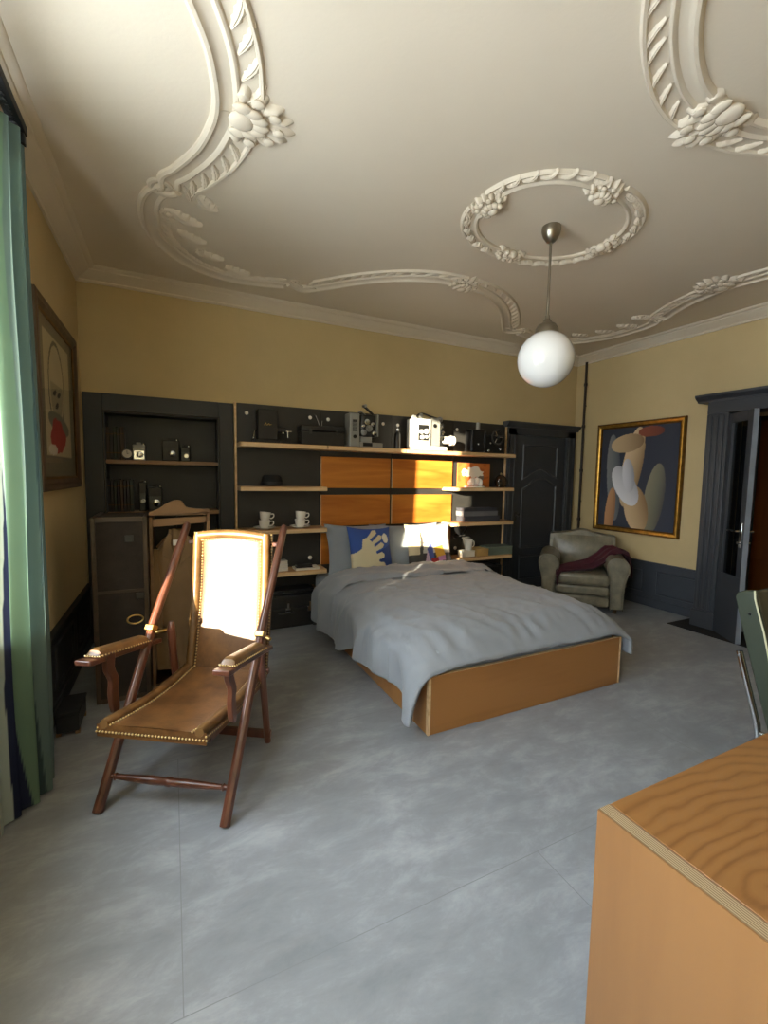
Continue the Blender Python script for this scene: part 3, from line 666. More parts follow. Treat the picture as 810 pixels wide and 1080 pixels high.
HAND = [(-1, -1), (.2, -1), (.34, -.72), (.55, -.60), (.44, -.44), (.22, -.42), (.20, -.34), (.46, -.26), (.50, -.12), (.36, -.04), (.14, -.12), (.10, -.02), (.44, .12), (.52, .26), (.40, .34), (.06, .14), (.02, .24), (.42, .44), (.48, .60), (.34, .64), (-.06, .34), (-.14, .44), (.26, .70), (.22, .84), (.06, .82), (-.24, .52), (-.42, .46), (-.52, .10), (-.70, -.02), (-1, -.10)]
def cpr(co):
    x, z = co.x/W_, co.z/H_
    if inpoly(x, z, HAND): return srgb(214, 204, 170)
    if ((x-.62)/.13)**2+((z-.50)/.2)**2 < 1: return srgb(222, 220, 205)
    return srgb(52, 84, 158) if z > -.15+.5*x else srgb(40, 66, 128)
paint(cu, cpr)
c2 = pillow('printed_cushion', 'multicoloured abstract printed cushion in the sunlight at the right of the headboard', 'cushion_print', 430, 553, 474, 602, 4.215, .12, R_(-17), R_(-6), 0, res=80)
W2_, H2_ = [max(v.co[i] for v in c2.data.vertices) for i in (0, 2)]
ABS = [([(-1, -1), (-.45, -1), (-.32, .2), (-.42, 1), (-1, 1)], (70, 66, 60)), ([(-1, -.25), (-.5, -.25), (-.38, 1), (-1, 1)], (212, 196, 160)), ([(-.3, .5), (.1, .9), (.55, .75), (.6, .3), (.2, .1), (-.2, .2)], (228, 222, 206)),
       ([(.1, .0), (.5, .1), (.62, -.35), (.2, -.4)], (222, 166, 62)), ([(-.18, -.05), (.02, .2), (.12, -.55), (-.14, -.62)], (74, 86, 150)), ([(-.02, -.4), (.5, -.42), (.42, -.72), (-.08, -.72)], (168, 44, 44)),
       ([(-.48, -.7), (-.3, -.6), (-.18, -.1), (-.05, -.6), (-.2, -.95), (-.45, -.95)], (206, 176, 196)), ([(-.05, -.78), (.3, -.74), (.34, -1), (-.12, -1)], (176, 112, 58)), ([(.25, -.38), (.62, -.3), (.6, -.5), (.3, -.55)], (214, 150, 190))]
def cp2(co):
    x, z = co.x/W2_, co.z/H2_; c = (196, 190, 178) if z > -.2 else (64, 56, 58)
    for poly, cc in ABS:
        if inpoly(x, z, poly): c = cc
    return srgb(*c)
paint(c2, cp2)

# wall reading lamp at the right of the headboard
a = PY(478, 577, PYF); rl = thing('reading_lamp', 'black swivel reading lamp on the wall at the right of the pillows', 'lamp', (3.14, PYF, .78))
MB().lathe([(.0, -.02), (.03, -.018), (.034, -.0), (.0, 0)], (0, 0, 0), 16, 'y').build('wall_plate', 'machine_black', rl)
MB().tube(cr([(0, -.02, 0), (.03, -.08, .01), (.06, -.14, .06), (.05, -.17, .12), (.01, -.18, .15)], 6), .008, 8).build('arm', 'machine_black', rl)
dv_ = Vector((-.8, -.15, -.45)).normalized(); p0 = Vector((.04, -.18, .165))
MB().tube([p0, p0+dv_*.03, p0+dv_*.08, p0+dv_*.16], [.018, .028, .042, .06], 18).build('shade', 'machine_black', rl)

# ================================================================== DECK CHAIR (local: x right, y back)
dc = thing('deck_chair', 'folding wooden deck chair with studded brown leather seat and high back in the sun', 'chair', (-.075, 2.029, 0), R_(-32.23))
hw = .294
def octo(path, r): return MB().tube(path, r, 8)
for sg in (-1, 1):
    x = sg*hw
    octo([(x, 0, 0), (x, .20, .345), (x, .41, .70)], [.024, .024, .022]).build('front_leg', 'walnut', dc, .003)
    octo([(x, .40, .695), (x, .58, .95), (x, .745, 1.185), (x, .76, 1.205)], [.022, .022, .022, .016]).build('back_post', 'walnut', dc, .003)
    MB().bar((x, .393, .684), (x, .408, .709), .047, .047).build('brass_hinge', 'brass', dc, .004)
    xb = sg*(hw-.045)
    MB().tube([(xb, .505, .70), (xb, .50, .66), (xb, .515, .50), (xb, .56, .26), (xb, .60, .02), (xb, .605, 0)], [.014, .022, .022, .020, .020, .020], 8).build('rear_leg', 'walnut', dc, .003)
    MB().cyl((xb-sg*.0, .50, .66), (x+sg*.024, .47, .645), .010, n=10).build('hinge_pin', 'brass', dc)
    # armrest: shaped board with studded leather pad
    arm = [(-.036, -.04), (.036, -.04), (.040, -.02), (.030, .10), (.028, .34), (.032, .46), (-.032, .46), (-.028, .34), (-.030, .10), (-.040, -.02)]
    zz = lambda y: .706-.17*(y+.04)
    MB().prism(arm, -.024, 0, lambda a, b, d: Vector((x+sg*.012+a, b, zz(b)+d))).build('armrest', 'walnut', dc, .005)
    def padf(u, v):
        y = lerp(.015, .365, v); a_ = (u*2-1); e = min(1, min(v, 1-v)*14)**.5
        return Vector((x+sg*.012+a_*.034, y, zz(y)+.002+.036*e*max(0, 1-abs(a_)**3)**.5))
    pad = MB().grid(padf, 14, 22).build('arm_pad', 'roll_leather', dc)
    nm = MB()
    for i in range(20):
        y = lerp(.018, .362, i/19)
        for e in (-1, 1): nm.ball((x+sg*.012+e*.034, y, zz(y)+.006), .0046, 8, 5)
    for i in range(6): nm.ball((x+sg*.012+lerp(-.028, .028, i/5), .014, zz(.014)+.006), .0046, 8, 5)
    o = nm.build('nail_heads', 'nail_brass', pad); o['kind'] = 'stuff'
    MB().prism([(p.x, p.y) for p in cr([(.062, .69), (.058, .62), (.085, .56), (.080, .50), (.094, .41), (.128, .41), (.122, .50), (.128, .56), (.104, .62), (.108, .685)], 3, True)], -.013, .013,
               lambda a, b, d: Vector((x-sg*.012+d, a, b))).build('arm_support', 'walnut', dc, .004)
# seat and back: leather panels with padded side rolls and nails
def seat_pt(u, v, h): y = lerp(-.045, .61, v); return Vector((lerp(-.245, .245, u), y, lerp(.415, .385, v)-.035*math.sin(math.pi*v)*.8+h))
def back_pt(u, v, h):
    wd = lerp(.238, .232, v); a_ = u*2-1; z = lerp(.395, 1.155, v)+(.022*(1-a_*a_) if v > .93 else .022*(1-a_*a_)*max(0, (v-.8)/.13) if v > .8 else 0)
    y = lerp(.625, .735, v)+.02*math.sin(math.pi*v)
    return Vector((a_*wd, y-h, z))
def panel(pt, name, tk):
    m = MB(); nu, nv = 28, 28
    prof = lambda a_: tk+.012*math.sqrt(max(0, 1-a_*a_))*.6
    m.grid(lambda u, v: pt(.12+.76*u, v, prof(u*2-1)), nu, nv)
    m.grid(lambda u, v: pt(u, v, -.012), 6, 12)
    m.grid(lambda u, v: pt(0, u, lerp(-.012, tk, v)), 12, 2); m.grid(lambda u, v: pt(1, u, lerp(-.012, tk, v)), 12, 2)
    m.grid(lambda u, v: pt(u, 0, lerp(-.03, tk+.004, v)), 12, 2); m.grid(lambda u, v: pt(u, 1, lerp(-.012, tk+.004, v)), 12, 2)
    o = m.build(name, 'tan_leather', dc)
    for e in (0, 1):
        c = .065 if e == 0 else .935
        rp = [pt(c, i/24, tk+.004) for i in range(25)]
        MB().tube(rp, [.019]+[.026]*23+[.019], 10).build('side_roll', 'roll_leather', o)
    return o
seat = panel(seat_pt, 'seat', .02); back = panel(back_pt, 'backrest', .02)
MB().tube([back_pt(lerp(.05, .95, i/20), .972, .022) for i in range(21)], .024, 10).build('top_roll', 'roll_leather', back)
nm = MB()
for i in range(42):
    v = i/41
    for u in (.005, .128, .872, .995): nm.ball(seat_pt(u, v, .024 if u > .1 and u < .9 else .008), .0046, 8, 5)
for i in range(34): nm.ball(seat_pt(i/33, -.004, -.008), .005, 8, 5)
o = nm.build('nail_heads', 'nail_brass', seat); o['kind'] = 'stuff'
nm = MB()
for i in range(48):
    v = i/47
    for u in (.002, .128, .872, .998): nm.ball(back_pt(u, v, .026 if .1 < u < .9 else .012), .005, 8, 5)
for i in range(32):
    for v in (.935, .998): nm.ball(back_pt(lerp(.06, .94, i/31), v, .03 if v < .95 else .02), .0046, 8, 5)
o = nm.build('nail_heads', 'nail_brass', back); o['kind'] = 'stuff'
for sg in (-1, 1):                                    # seat rails below the leather
    MB().bar((sg*.225, .0, .384), (sg*.225, .61, .352), .026, .03).build('seat_rail', 'walnut', dc, .004)
MB().bar((-.22, .02, .382), (.22, .02, .382), .026, .03).build('seat_rail', 'walnut', dc, .004)
tp = [(.0, -.285), (.012, -.285), (.012, -.262), (.017, -.256), (.012, -.25), (.014, -.2), (.019, -.08), (.017, -.016), (.021, -.008), (.021, .008), (.017, .016), (.019, .08), (.014, .2), (.012, .25), (.017, .256), (.012, .262), (.012, .285), (0, .285)]
MB().lathe(tp, (0, .070, .122), 14, 'x').build('front_stretcher', 'walnut', dc)
MB().bar((-.27, .598, .05), (.27, .598, .05), .03, .04).build('rear_stretcher', 'walnut', dc, .004)
MB().bar((-.25, .625, .40), (.25, .625, .40), .03, .03).build('back_rail', 'walnut', dc, .004)
for sg in (-1, 1): MB().bar((sg*.27, .73, 1.10), (sg*.215, .742, 1.10), .03, .022).build('top_bracket', 'walnut', dc, .003)

# ================================================================== CLUB ARMCHAIR (local: x right, y back)
ac = thing('club_armchair', 'worn olive grey leather club armchair in the corner', 'armchair', (4.17, 3.45, 0), R_(-48))
armp = [(-.065, .05), (-.07, .30), (-.088, .42), (-.112, .48), (-.116, .55), (-.092, .605), (-.04, .635), (.03, .632), (.085, .60), (.114, .55), (.116, .49), (.092, .42), (.07, .30), (.065, .05)]
for sg in (-1, 1):
    arm = MB().prism([(p.x, p.y) for p in cr(armp, 3)], .02, .68, lambda a, b, d: Vector((sg*.36+a, d, b))).build('armrest', 'club_leather', ac, .028, 3)
    MB().tube([Vector((sg*.36+p.x*.93, .014, .06+(p.y-.06)*.985)) for p in cr(armp, 3)], .006, 6).build('arm_piping', 'club_leather', arm)
bk = [(-.40, .12), (-.41, .74), (-.385, .80), (-.28, .815), (-.16, .835), (0, .872), (.16, .835), (.28, .815), (.385, .80), (.41, .74), (.40, .12)]
o = MB().prism([(p.x, p.y) for p in cr(bk, 3)], 0, .2, lambda a, b, d: Vector((a*.92, .58+d+.11*(b-.3), b))).build('backrest', 'club_leather', ac, .05, 4)
bulge = lambda u, v: Vector(((u*2-1)*.34, .575+.11*(lerp(.40, .80, v)-.3)-.055*math.sin(math.pi*u)**.6*math.sin(math.pi*v)**.6, lerp(.40, .80, v)))
MB().grid(bulge, 18, 14).build('back_cushion', 'club_leather', o)
MB().box(-.285, .285, -.005, .60, .30, .435).build('seat_cushion', 'club_leather', ac, .045, 4)
MB().box(-.29, .29, .02, .62, .185, .295).build('front_band', 'club_leather', ac, .03, 3); MB().box(-.29, .29, .03, .62, .06, .18).build('front_band', 'club_leather', ac, .03, 3)
for x, y in ((-.35, .08), (.35, .08), (-.33, .7), (.33, .7)): MB().cyl((x, y, 0), (x, y, .07), .022, .028, 10).build('foot', 'dark_wood', ac)
# burgundy throw lying over the seat and the right arm
def throw_surface(x, y):
    if x < .25: z = .448
    elif x < .36: z = lerp(.448, .648, sst(.22, .36, x))
    else: z = .648
    return z
def throw_fn(u, v):
    pts = [(-.27, .0, .30), (-.275, -.035, .40), (-.24, .04, .462), (-.1, .16, .475), (.08, .30, .49), (.20, .38, .56), (.29, .42, .655), (.38, .45, .675), (.47, .47, .63), (.50, .48, .50), (.505, .48, .36)]
    k = u*(len(pts)-1); i = min(int(k), len(pts)-2); p = Vector(pts[i]).lerp(Vector(pts[i+1]), k-i)
    wdt = lerp(.05, .20, sst(.05, .5, u))
    q = p+Vector((-.35*(v-.5)*wdt, (v-.5)*wdt*1.6, 0))
    q.z += .018*math.sin(v*17+u*6)+.014*noise.noise(Vector((u*9, v*9, 2)))+.012+.05*(v-.5)*(1-sst(.5, .75, u))
    return q
tw = MB().grid(throw_fn, 60, 22).build('throw_blanket', 'throw_wine', loc=(4.17, 3.45, 0), rot=(0, 0, R_(-48))); tag(tw, 'crumpled burgundy throw over the seat and arm of the armchair', 'blanket')
md = tw.modifiers.new('sol', 'SOLIDIFY'); md.thickness = .012

# ================================================================== DESK and GREEN CHAIR
dk = thing('plywood_desk', 'large plywood desk in the right foreground with exposed ply edge', 'desk', (.862, -.28, 0))
DX, DY, DH = 1.55, .918, .75
bx(0, .004, 0, DY, 0, DH-.001).build('side_face', 'desk_side', dk)
e = bx(.0045, .038, 0, DY, 0, DH).build('side_panel', 'ply_edge', dk)
bx(.0385, .0425, 0, DY, 0, DH-.001).build('side_lining', 'desk_side', dk)
bx(.043, DX-.043, 0, DY, DH-.036, DH-.0005).build('desk_top', 'desk_top_rings', dk, .0015)
bx(DX-.0425, DX, 0, DY, 0, DH).build('side_panel', 'ply_edge', dk)
bx(.043, DX-.043, .06, .08, .25, DH-.036).build('modesty_panel', 'desk_side', dk)

GX = 2.75
gc = thing('green_desk_chair', 'olive green desk chair with pale piping and chrome frame behind the desk', 'chair', (GX, 1.05, 0))
def A(u, v): p = PX(u, v, GX); return (p.y-1.05, p.z)
edge = [A(775, 629), A(777.5, 624.5), A(786, 622.8), A(796, 623)]
inner = [A(796.5, 632), A(800.5, 648), A(806, 668), A(811, 695), A(815, 725)]
low = [A(810, 775), A(800, 735), A(783, 665)]
sf = inner[-1]
side = edge+inner+[(-.42, sf[1]-.02), (-.46, sf[1]-.05), (-.45, sf[1]-.10), (-.05, low[0][1]-.02)]+low
for k, x0 in enumerate((0, .44)):
    sp = MB().prism(side, x0, x0+.035, lambda a, b, d: Vector((d, a, b))).build('side_shell', 'green_paint', gc, .006)
    MB().tube([Vector((x0, a, b)) for a, b in edge[3:]+inner+[(-.42, sf[1]-.02)]], .0045, 6).build('piping', 'piping', sp)
    q = A(798.5, 649.5); MB().cyl((x0-.004, q[0]+.03, q[1]), (x0+.004, q[0]+.03, q[1]), .007, n=12).build('rivet', 'chrome', sp)
sh = lambda p, a, b: (p[0]+a, p[1]+b)
MB().prism([sh(edge[0], -.01, -.01), sh(edge[2], 0, -.008), sh(edge[3], -.0, -.01)]+[sh(p, -.0, 0) for p in inner]+[sh(inner[-1], -.02, -.06), sh(low[0], -.02, .05), sh(low[1], -.02, 0), sh(low[2], -.02, 0)], .036, .439, lambda a, b, d: Vector((d, a, b))).build('backrest', 'olive_leather', gc, .008)
MB().box(.036, .439, -.43, -.0, sf[1]-.10, sf[1]-.01).build('seat', 'olive_leather', gc, .02, 3)
p1, p2 = A(783, 690), A(800.5, 763)
for x0 in (-.02, .495):
    MB().tube([(x0, p1[0]+.005, p1[1]+.02), (x0, p1[0], p1[1]), (x0, p2[0], p2[1]), (x0, p2[0]-.01, .16), (x0, p2[0]+.10, .012)], .016, 12).build('chrome_leg', 'chrome', gc)
    MB().tube([(x0, -.36, sf[1]-.08), (x0, -.38, .2), (x0, -.42, .012)], .012, 10).build('chrome_leg', 'chrome', gc)
    MB().tube([(x0, p2[0]-.005, .2), (x0, -.38, .2)], .010, 10).build('chrome_rail', 'chrome', gc)
    for q in (p1, p2): MB().cyl((x0-.016, q[0], q[1]), (x0+.02, q[0], q[1]), .007, n=10).build('bolt', 'chrome', gc)
MB().tube([(-.02, -.38, .2), (.495, -.38, .2)], .010, 10).build('cross_bar', 'chrome', gc)

# ================================================================== CEILING LAMP
cl = thing('pendant_lamp', 'white opal glass globe lamp hanging on a nickel rod', 'lamp', (2.30, 2.29, CEIL))
MB().lathe([(0, -.10), (.018, -.10), (.03, -.092), (.052, -.06), (.062, -.025), (.060, 0), (0, 0)], (0, 0, 0), 28).build('ceiling_cup', 'nickel', cl)
MB().cyl((0, 0, -.10), (0, 0, -.585), .0085, n=12).build('rod', 'nickel', cl)
MB().lathe([(0, -.565), (.014, -.568), (.016, -.59), (.026, -.60), (.030, -.612), (.058, -.63), (.072, -.655), (.078, -.688), (.074, -.69), (0, -.67)], (0, 0, 0), 28).build('gallery', 'nickel', cl)
gl = MB(); rG, zG = .185, -.855
gl.lathe([(rG*math.sin(t), zG-rG*math.cos(t)) for t in [math.pi*i/28*.87 for i in range(29)]], (0, 0, 0), 40); gl.build('globe', 'opal', cl)

# ================================================================== PICTURES
def frame_sides(root, w_, h_, prof, fn, mat, name='frame_side'):
    # four mitred sides; prof = (offset inwards, height); outline 0..w_, 0..h_
    cs = [(0, 0), (w_, 0), (w_, h_), (0, h_)]
    ins = lambda c, o: (c[0]+(o if c[0] == 0 else -o), c[1]+(o if c[1] == 0 else -o))
    for i in range(4):
        c0, c1 = cs[i], cs[(i+1) % 4]; k = len(prof)
        vs = [fn(*ins(c0, o), h) for o, h in prof]+[fn(*ins(c1, o), h) for o, h in prof]
        MB().add(vs, [(j, j+1, k+j+1, k+j) for j in range(k-1)]+[(0, k, 2*k-1, k-1)]+[list(range(k))[::-1], list(range(k, 2*k))]).build(name, mat, root)
pz0, pz1, py0, py1 = .843, 2.215, 2.985, 4.10
pt = thing('framed_painting', 'large gold framed painting of pale rounded shapes on a dark ground', 'painting', (R, py1, pz0))
fnP = lambda a, b, h: Vector((-h-.001, -a, b))
GW, GH = py1-py0, pz1-pz0
frame_sides(pt, GW, GH, [(0, 0), (0, .03), (.006, .04), (.018, .038)], fnP, 'gold_dark'); frame_sides(pt, GW, GH, [(.018, 0), (.018, .036), (.026, .042), (.04, .040), (.05, .030)], fnP, 'gold_leaf'); frame_sides(pt, GW, GH, [(.05, 0), (.05, .028), (.06, .026), (.066, .012)], fnP, 'gold_dark')
cv = MB().grid(lambda u, v: fnP(lerp(.06, GW-.06, u), lerp(.06, GH-.06, v), .012), 150, 190).build('canvas', 'canvas_print', pt)
def ell(x, y, cx, cy, rx, ry, an=0):
    dx, dy = x-cx, y-cy; c, s_ = math.cos(an), math.sin(an); a_, b_ = (dx*c+dy*s_)/rx, (-dx*s_+dy*c)/ry
    return a_*a_+b_*b_, a_
def canv(co):
    x, y = (-co.y-.06)/(GW-.12), (co.z-.06)/(GH-.12)
    c = Vector(srgb(52, 56, 68)[:3])*(1.15-.3*y)
    mixc = lambda c, col, k: c.lerp(Vector(srgb(*col)[:3]), k)
    for (cx, cy, rx, ry, an, c0, c1) in ((.20, .50, .10, .44, .10, (126, 130, 130), (70, 76, 84)), (.74, .30, .12, .34, -.14, (132, 128, 106), (74, 74, 70)), (.17, .14, .07, .26, -.1, (200, 152, 108), (150, 104, 70)),
                                         (.44, .60, .13, .40, -.22, (212, 186, 148), (136, 108, 74)), (.52, .20, .15, .24, .35, (208, 180, 140), (132, 102, 66)), (.36, .84, .22, .09, .1, (196, 170, 132), (118, 94, 66)),
                                         (.36, .42, .13, .24, .75, (228, 228, 232), (150, 152, 162)), (.40, .52, .08, .17, .2, (216, 216, 222), (140, 142, 152)), (.66, .94, .16, .05, 0, (132, 70, 48), (96, 50, 36))):
        q, s_ = ell(x, y, cx, cy, rx, ry, an)
        if q < 1: c = Vector(srgb(*c0)[:3]).lerp(Vector(srgb(*c1)[:3]), min(1, max(0, (s_+1)/2)**1.5))
    return c
paint(cv, canv)
# framed drawing on the left wall
lz0, lz1, ly0, ly1 = 1.378, 2.50, 3.05, 4.195
lp = thing('framed_drawing', 'dark wood framed drawing of a faint figure with red on the left wall', 'picture', (L, ly0, lz0))
fnL = lambda a, b, h: Vector((h+.001, a, b))
LW_, LH_ = ly1-ly0, lz1-lz0
frame_sides(lp, LW_, LH_, [(0, 0), (0, .03), (.012, .036), (.03, .03), (.045, .034), (.07, .02)], fnL, 'old_frame')
frame_sides(lp, LW_, LH_, [(.07, .0), (.07, .021), (.085, .016)], fnL, 'gold_dark', 'inner_frame')
cv = MB().grid(lambda u, v: fnL(lerp(.08, LW_-.08, u), lerp(.08, LH_-.08, v), .01), 90, 110).build('drawing_sheet', 'drawing_print', lp)
def draw(co):
    x, y = (co.y-.08)/(LW_-.16), (co.z-.08)/(LH_-.16)
    c = Vector(srgb(120, 112, 92)[:3])
    if .14 < x < .86 and .14 < y < .92:
        c = Vector(srgb(190, 176, 140)[:3])*(1+.08*noise.noise(Vector((x*6, y*6, 0))))
        q, _ = ell(x, y, .46, .60, .22, .30, 0)
        if .86 < q < 1.05: c = Vector(srgb(96, 92, 78)[:3])
        if q < .6 and y < .62: c = c.lerp(Vector(srgb(110, 108, 92)[:3]), .5)
        for cx, cy in ((.40, .56), (.52, .56), (.45, .48)):
            q, _ = ell(x, y, cx, cy, .05, .018, .3)
            if q < 1: c = Vector(srgb(52, 50, 46)[:3])
        q, _ = ell(x, y, .5, .36, .3, .07, -.1)
        if q < 1: c = Vector(srgb(120, 118, 100)[:3])
        q, _ = ell(x, y, .46, .27, .22, .12, 0)
        if q+.4*noise.noise(Vector((x*9, y*9, 4))) < .9: c = Vector(srgb(164, 52, 44)[:3])
        q, _ = ell(x, y, .3, .18, .12, .035, 0)
        if q < 1: c = Vector(srgb(214, 206, 184)[:3])
    return c
paint(cv, draw)
MB().add([(.0145, a, b) for a, b in ((.08, .08), (LW_-.08, .08), (LW_-.08, LH_-.08), (.08, LH_-.08))], [(0, 1, 2, 3)]).build('glazing', 'picture_glass', lp)

# ================================================================== CURTAIN at the left edge
ct = thing('striped_curtain', 'floor length curtain with aqua green and navy stripes at the window', 'curtain', (-.56, 2.4, 0))
NF = 4
def cur_fn(u, v):
    z = lerp(0.012, 2.93, v)
    yl = lerp(-.225, -.185, sst(.05, .6, v)) ; yr = lerp(.105, .125, v)
    y = lerp(yl, yr, u); am = lerp(.032, .022, v)
    x = lerp(-.10, 0, sst(0, .8, u))+am*lerp(.3, 1, u)*math.sin(2*math.pi*NF*u+.6+.5*math.sin(v*3)) + .012*noise.noise(Vector((u*4, v*3, 1)))
    return Vector((x, y+.012*math.sin(v*5+u*7), z))
cf = MB().grid(cur_fn, 120, 70).build('fabric', 'curtain_stripe', ct)
me = cf.data; a_ = me.color_attributes.new('print', 'FLOAT_COLOR', 'POINT')
STR = [(.0, (176, 190, 186)), (.30, (112, 140, 122)), (.55, (104, 124, 120)), (.63, (66, 82, 86)), (.69, (106, 128, 126)), (.83, (74, 92, 96)), (.91, (108, 126, 126))]
for v in me.vertices:
    yl = lerp(-.225, -.185, sst(.05, .6, v.co.z/2.93)); u = (v.co.y-yl)/(.115-yl)+.05*math.sin(v.co.z*1.1)
    c = STR[0][1]
    for s_, cc in STR:
        if u >= s_: c = cc
    wz = .20*max(0, (1.5-v.co.z)/1.5)
    if .27 < u < .27+wz: c = (46, 52, 78)
    a_.data[v.index].color = srgb(*c)
MB().box(-.025, .025, -1.25, .13, 2.945, 2.985).build('curtain_rail', 'rail_black', ct, .003); MB().box(-.02, .02, .10, .128, 2.90, 2.945).build('rail_end', 'rail_black', ct, .003)
for i in range(9): MB().lathe([(.008, -.003), (.012, 0), (.008, .003)], (-.0, lerp(-.15, .11, i/8), 2.938), 10).build('glider', 'rail_black', ct)
for y in (-1.2, .1): MB().box(-.116, -.02, y-.012, y+.012, 2.955, 2.975).build('rail_bracket', 'rail_black', ct)

# ================================================================== WARDROBE TRUNK and JACKET
tk = thing('wardrobe_trunk', 'old dark steamer wardrobe trunk standing open on end behind the deck chair', 'trunk', (-.46, 3.25, 0))
bx(0, .305, 0, .42, .0, 1.205).build('closed_half', 'trunk_skin', tk, .008)
for x0, x1 in ((-.004, .022), (.283, .309)): bx(x0, x1, -.005, .425, 0, 1.21).build('edge_binding', 'dark_wood', tk, .003)
for z0, z1 in ((0, .03), (1.18, 1.212), (.72, .74)): bx(.022, .283, -.004, .0, z0, z1).build('cross_band', 'dark_wood', tk, .002)
for u, v in ((136, 568), (148, 628)):
    p = PY(u, v, 3.25); bx(p.x+.46-.025, p.x+.46+.025, -.012, -.004, p.z-.022, p.z+.022).build('lock_plate', 'dark_steel', tk, .003)
p = PY(143, 652, 3.25); q = [Vector((p.x+.46+.045*math.cos(t), -.016-.012*math.sin(t/2), p.z+.028*math.sin(t))) for t in [2*math.pi*i/20 for i in range(20)]]
MB().tube(q, .0055, 8, closed=True).build('ring_handle', 'brass', tk)
# open half: a box without front, with hanging rail and crested top board
X0, X1, Yb, Yf = .315, .70, .46, .12
bx(X0, X0+.02, Yf, Yb, 0, 1.195).build('open_side', 'tan_wood', tk, .002); bx(X1-.02, X1, Yf, Yb, 0, 1.215).build('open_side', 'tan_wood', tk, .002)
bx(X0, X1, Yb-.015, Yb, 0, 1.2).build('open_back', 'black_leather', tk); bx(X0+.02, X1-.02, Yf, Yb-.015, 0, .02).build('open_floor', 'dark_wood', tk)
crest = [(X0, 1.205), (X1, 1.225), (X1, 1.245)] + [(q.x, q.y) for q in cr([(X1-.08, 1.248), (X1-.15, 1.262), (.52, 1.305), (.47, 1.308), (.42, 1.285), (.37, 1.25), (X0, 1.228)], 4)]
MB().prism(crest, Yf-.01, Yf+.02, lambda a, b, d: Vector((a, d, b))).build('crest_board', 'tan_wood', tk, .003)
bx(X0, X1, Yf, Yb-.015, 1.205, 1.212).build('open_top', 'tan_wood', tk)
MB().prism([(X0+.021, 1.125), (X1-.021, 1.15), (X1-.021, 1.195), (X0+.021, 1.18)], Yf+.005, Yf+.025, lambda a, b, d: Vector((a, d, b))).build('hanging_rail', 'tan_wood', tk, .003)
jk = thing('hanging_jacket', 'tan brown jacket with collar hanging inside the open trunk', 'jacket', (.03, 3.47, .10))
def body_fn(u, v):
    t = 2*math.pi*u; z = lerp(0, 1.0, v)
    w_ = lerp(.155, .165, v) if v < .78 else lerp(.165, .055, sst(.78, 1.0, v)); d_ = (.07 if v < .8 else lerp(.07, .04, (v-.8)/.2))
    return Vector((w_*math.cos(t)*(1+.02*math.sin(v*20+t*2)), -.02+d_*math.sin(t)+.012*math.sin(t*5+v*5), z))
MB().grid(body_fn, 40, 30, True).build('jacket_body', 'jacket_tan', jk)
for sg in (-1, 1):
    MB().tube([(sg*.125, -.02, .86), (sg*.145, -.035, .74), (sg*.15, -.05, .55), (sg*.145, -.06, .36), (sg*.14, -.065, .30)], [.034, .046, .044, .040, .042], 12).build('sleeve', 'jacket_tan', jk)
    MB().prism([(sg*.008, .74), (sg*.06, .80), (sg*.10, .83), (sg*.085, .93), (sg*.05, .985), (sg*.035, .97), (sg*.04, .90)], -.096, -.086, lambda a, b, d: Vector((a, d, b))).build('collar', 'jacket_tan', jk, .004)
bx(-.03, .03, -.079, -.074, .89, .93).build('neck_label', 'paper', jk)
hg = thing('coat_hanger', 'wooden coat hanger holding the tan jacket in the trunk', 'hanger', (.03, 3.47, 1.10))
MB().tube([(-.13, 0, -.13), (-.08, 0, -.07), (0, 0, -.02), (.08, 0, -.07), (.13, 0, -.13)], .010, 8).build('hanger_bar', 'tan_wood', hg)
MB().tube(cr([(0, 0, -.02), (0, 0, .03), (.02, 0, .06), (0, 0, .085), (-.02, 0, .065)], 5), .0035, 6).build('hanger_hook', 'dark_steel', hg)
# low dark box by the wall
lb = thing('low_crate', 'low dark wooden box on the floor by the left wall beside the trunk', 'box', (-.56, 2.98, 0))
bx(-.055, .055, -.06, .18, .02, .12).build('body', 'black_paint', lb, .006); bx(-.06, .06, -.065, .185, .12, .135).build('lid', 'black_paint', lb, .004)
for x in (-.045, .045):
    for y in (-.04, .16): bx(x-.012, x+.012, y-.012, y+.012, 0, .02).build('foot', 'tan_wood', lb)

# ================================================================== SMALL THINGS ON THE SHELVES
def book(label, mat, x0, x1, z, h, y0, dp, lean=0, cat='book', group=None, name='book'):
    w_ = x1-x0; t = thing(name, label, cat, ((x0+x1)/2, y0, z), 0, group); t.rotation_euler = (0, lean, 0)
    c = .003
    MB().box(-w_/2, -w_/2+c, 0, dp, 0, h).box(w_/2-c, w_/2, 0, dp, 0, h).box(-w_/2, w_/2, 0, c, 0, h).build('cover', mat, t)
    MB().box(-w_/2+c, w_/2-c, c, dp-.006, .004, h-.004).build('pages', 'paper', t)
    for zz in (.2, .78): MB().box(-w_/2-.0006, w_/2+.0006, -.0012, .004, h*zz, h*zz+.006).build('spine_band', 'gold_dark', t)
    return t
def row(px, v0, zs, ydep, mats, labs, grp, yfront):
    for k, (u0, u1, vt) in enumerate(px):
        a, b = PY(u0, vt, yfront), PY(u1, vt, yfront)
        book(labs[k], mats[k % len(mats)], a.x, b.x-.001, zs, a.z-zs, yfront, ydep, group=grp)
ORD = ['first', 'second', 'third', 'fourth', 'fifth', 'sixth', 'seventh', 'eighth', 'ninth', 'tenth']
row([(111.5, 115, 450), (115.2, 119, 450.5), (119.2, 122.5, 449.5), (122.7, 126.3, 451), (126.5, 130.5, 450)], 0, BZ[0], .16, ['book_brown', 'book_dark', 'book_green', 'book_dark', 'book_brown'],
    [f'dark old book, {ORD[i]} from the left on the upper bookcase shelf' for i in range(5)], 'old books on the upper bookcase shelf', D+.04)
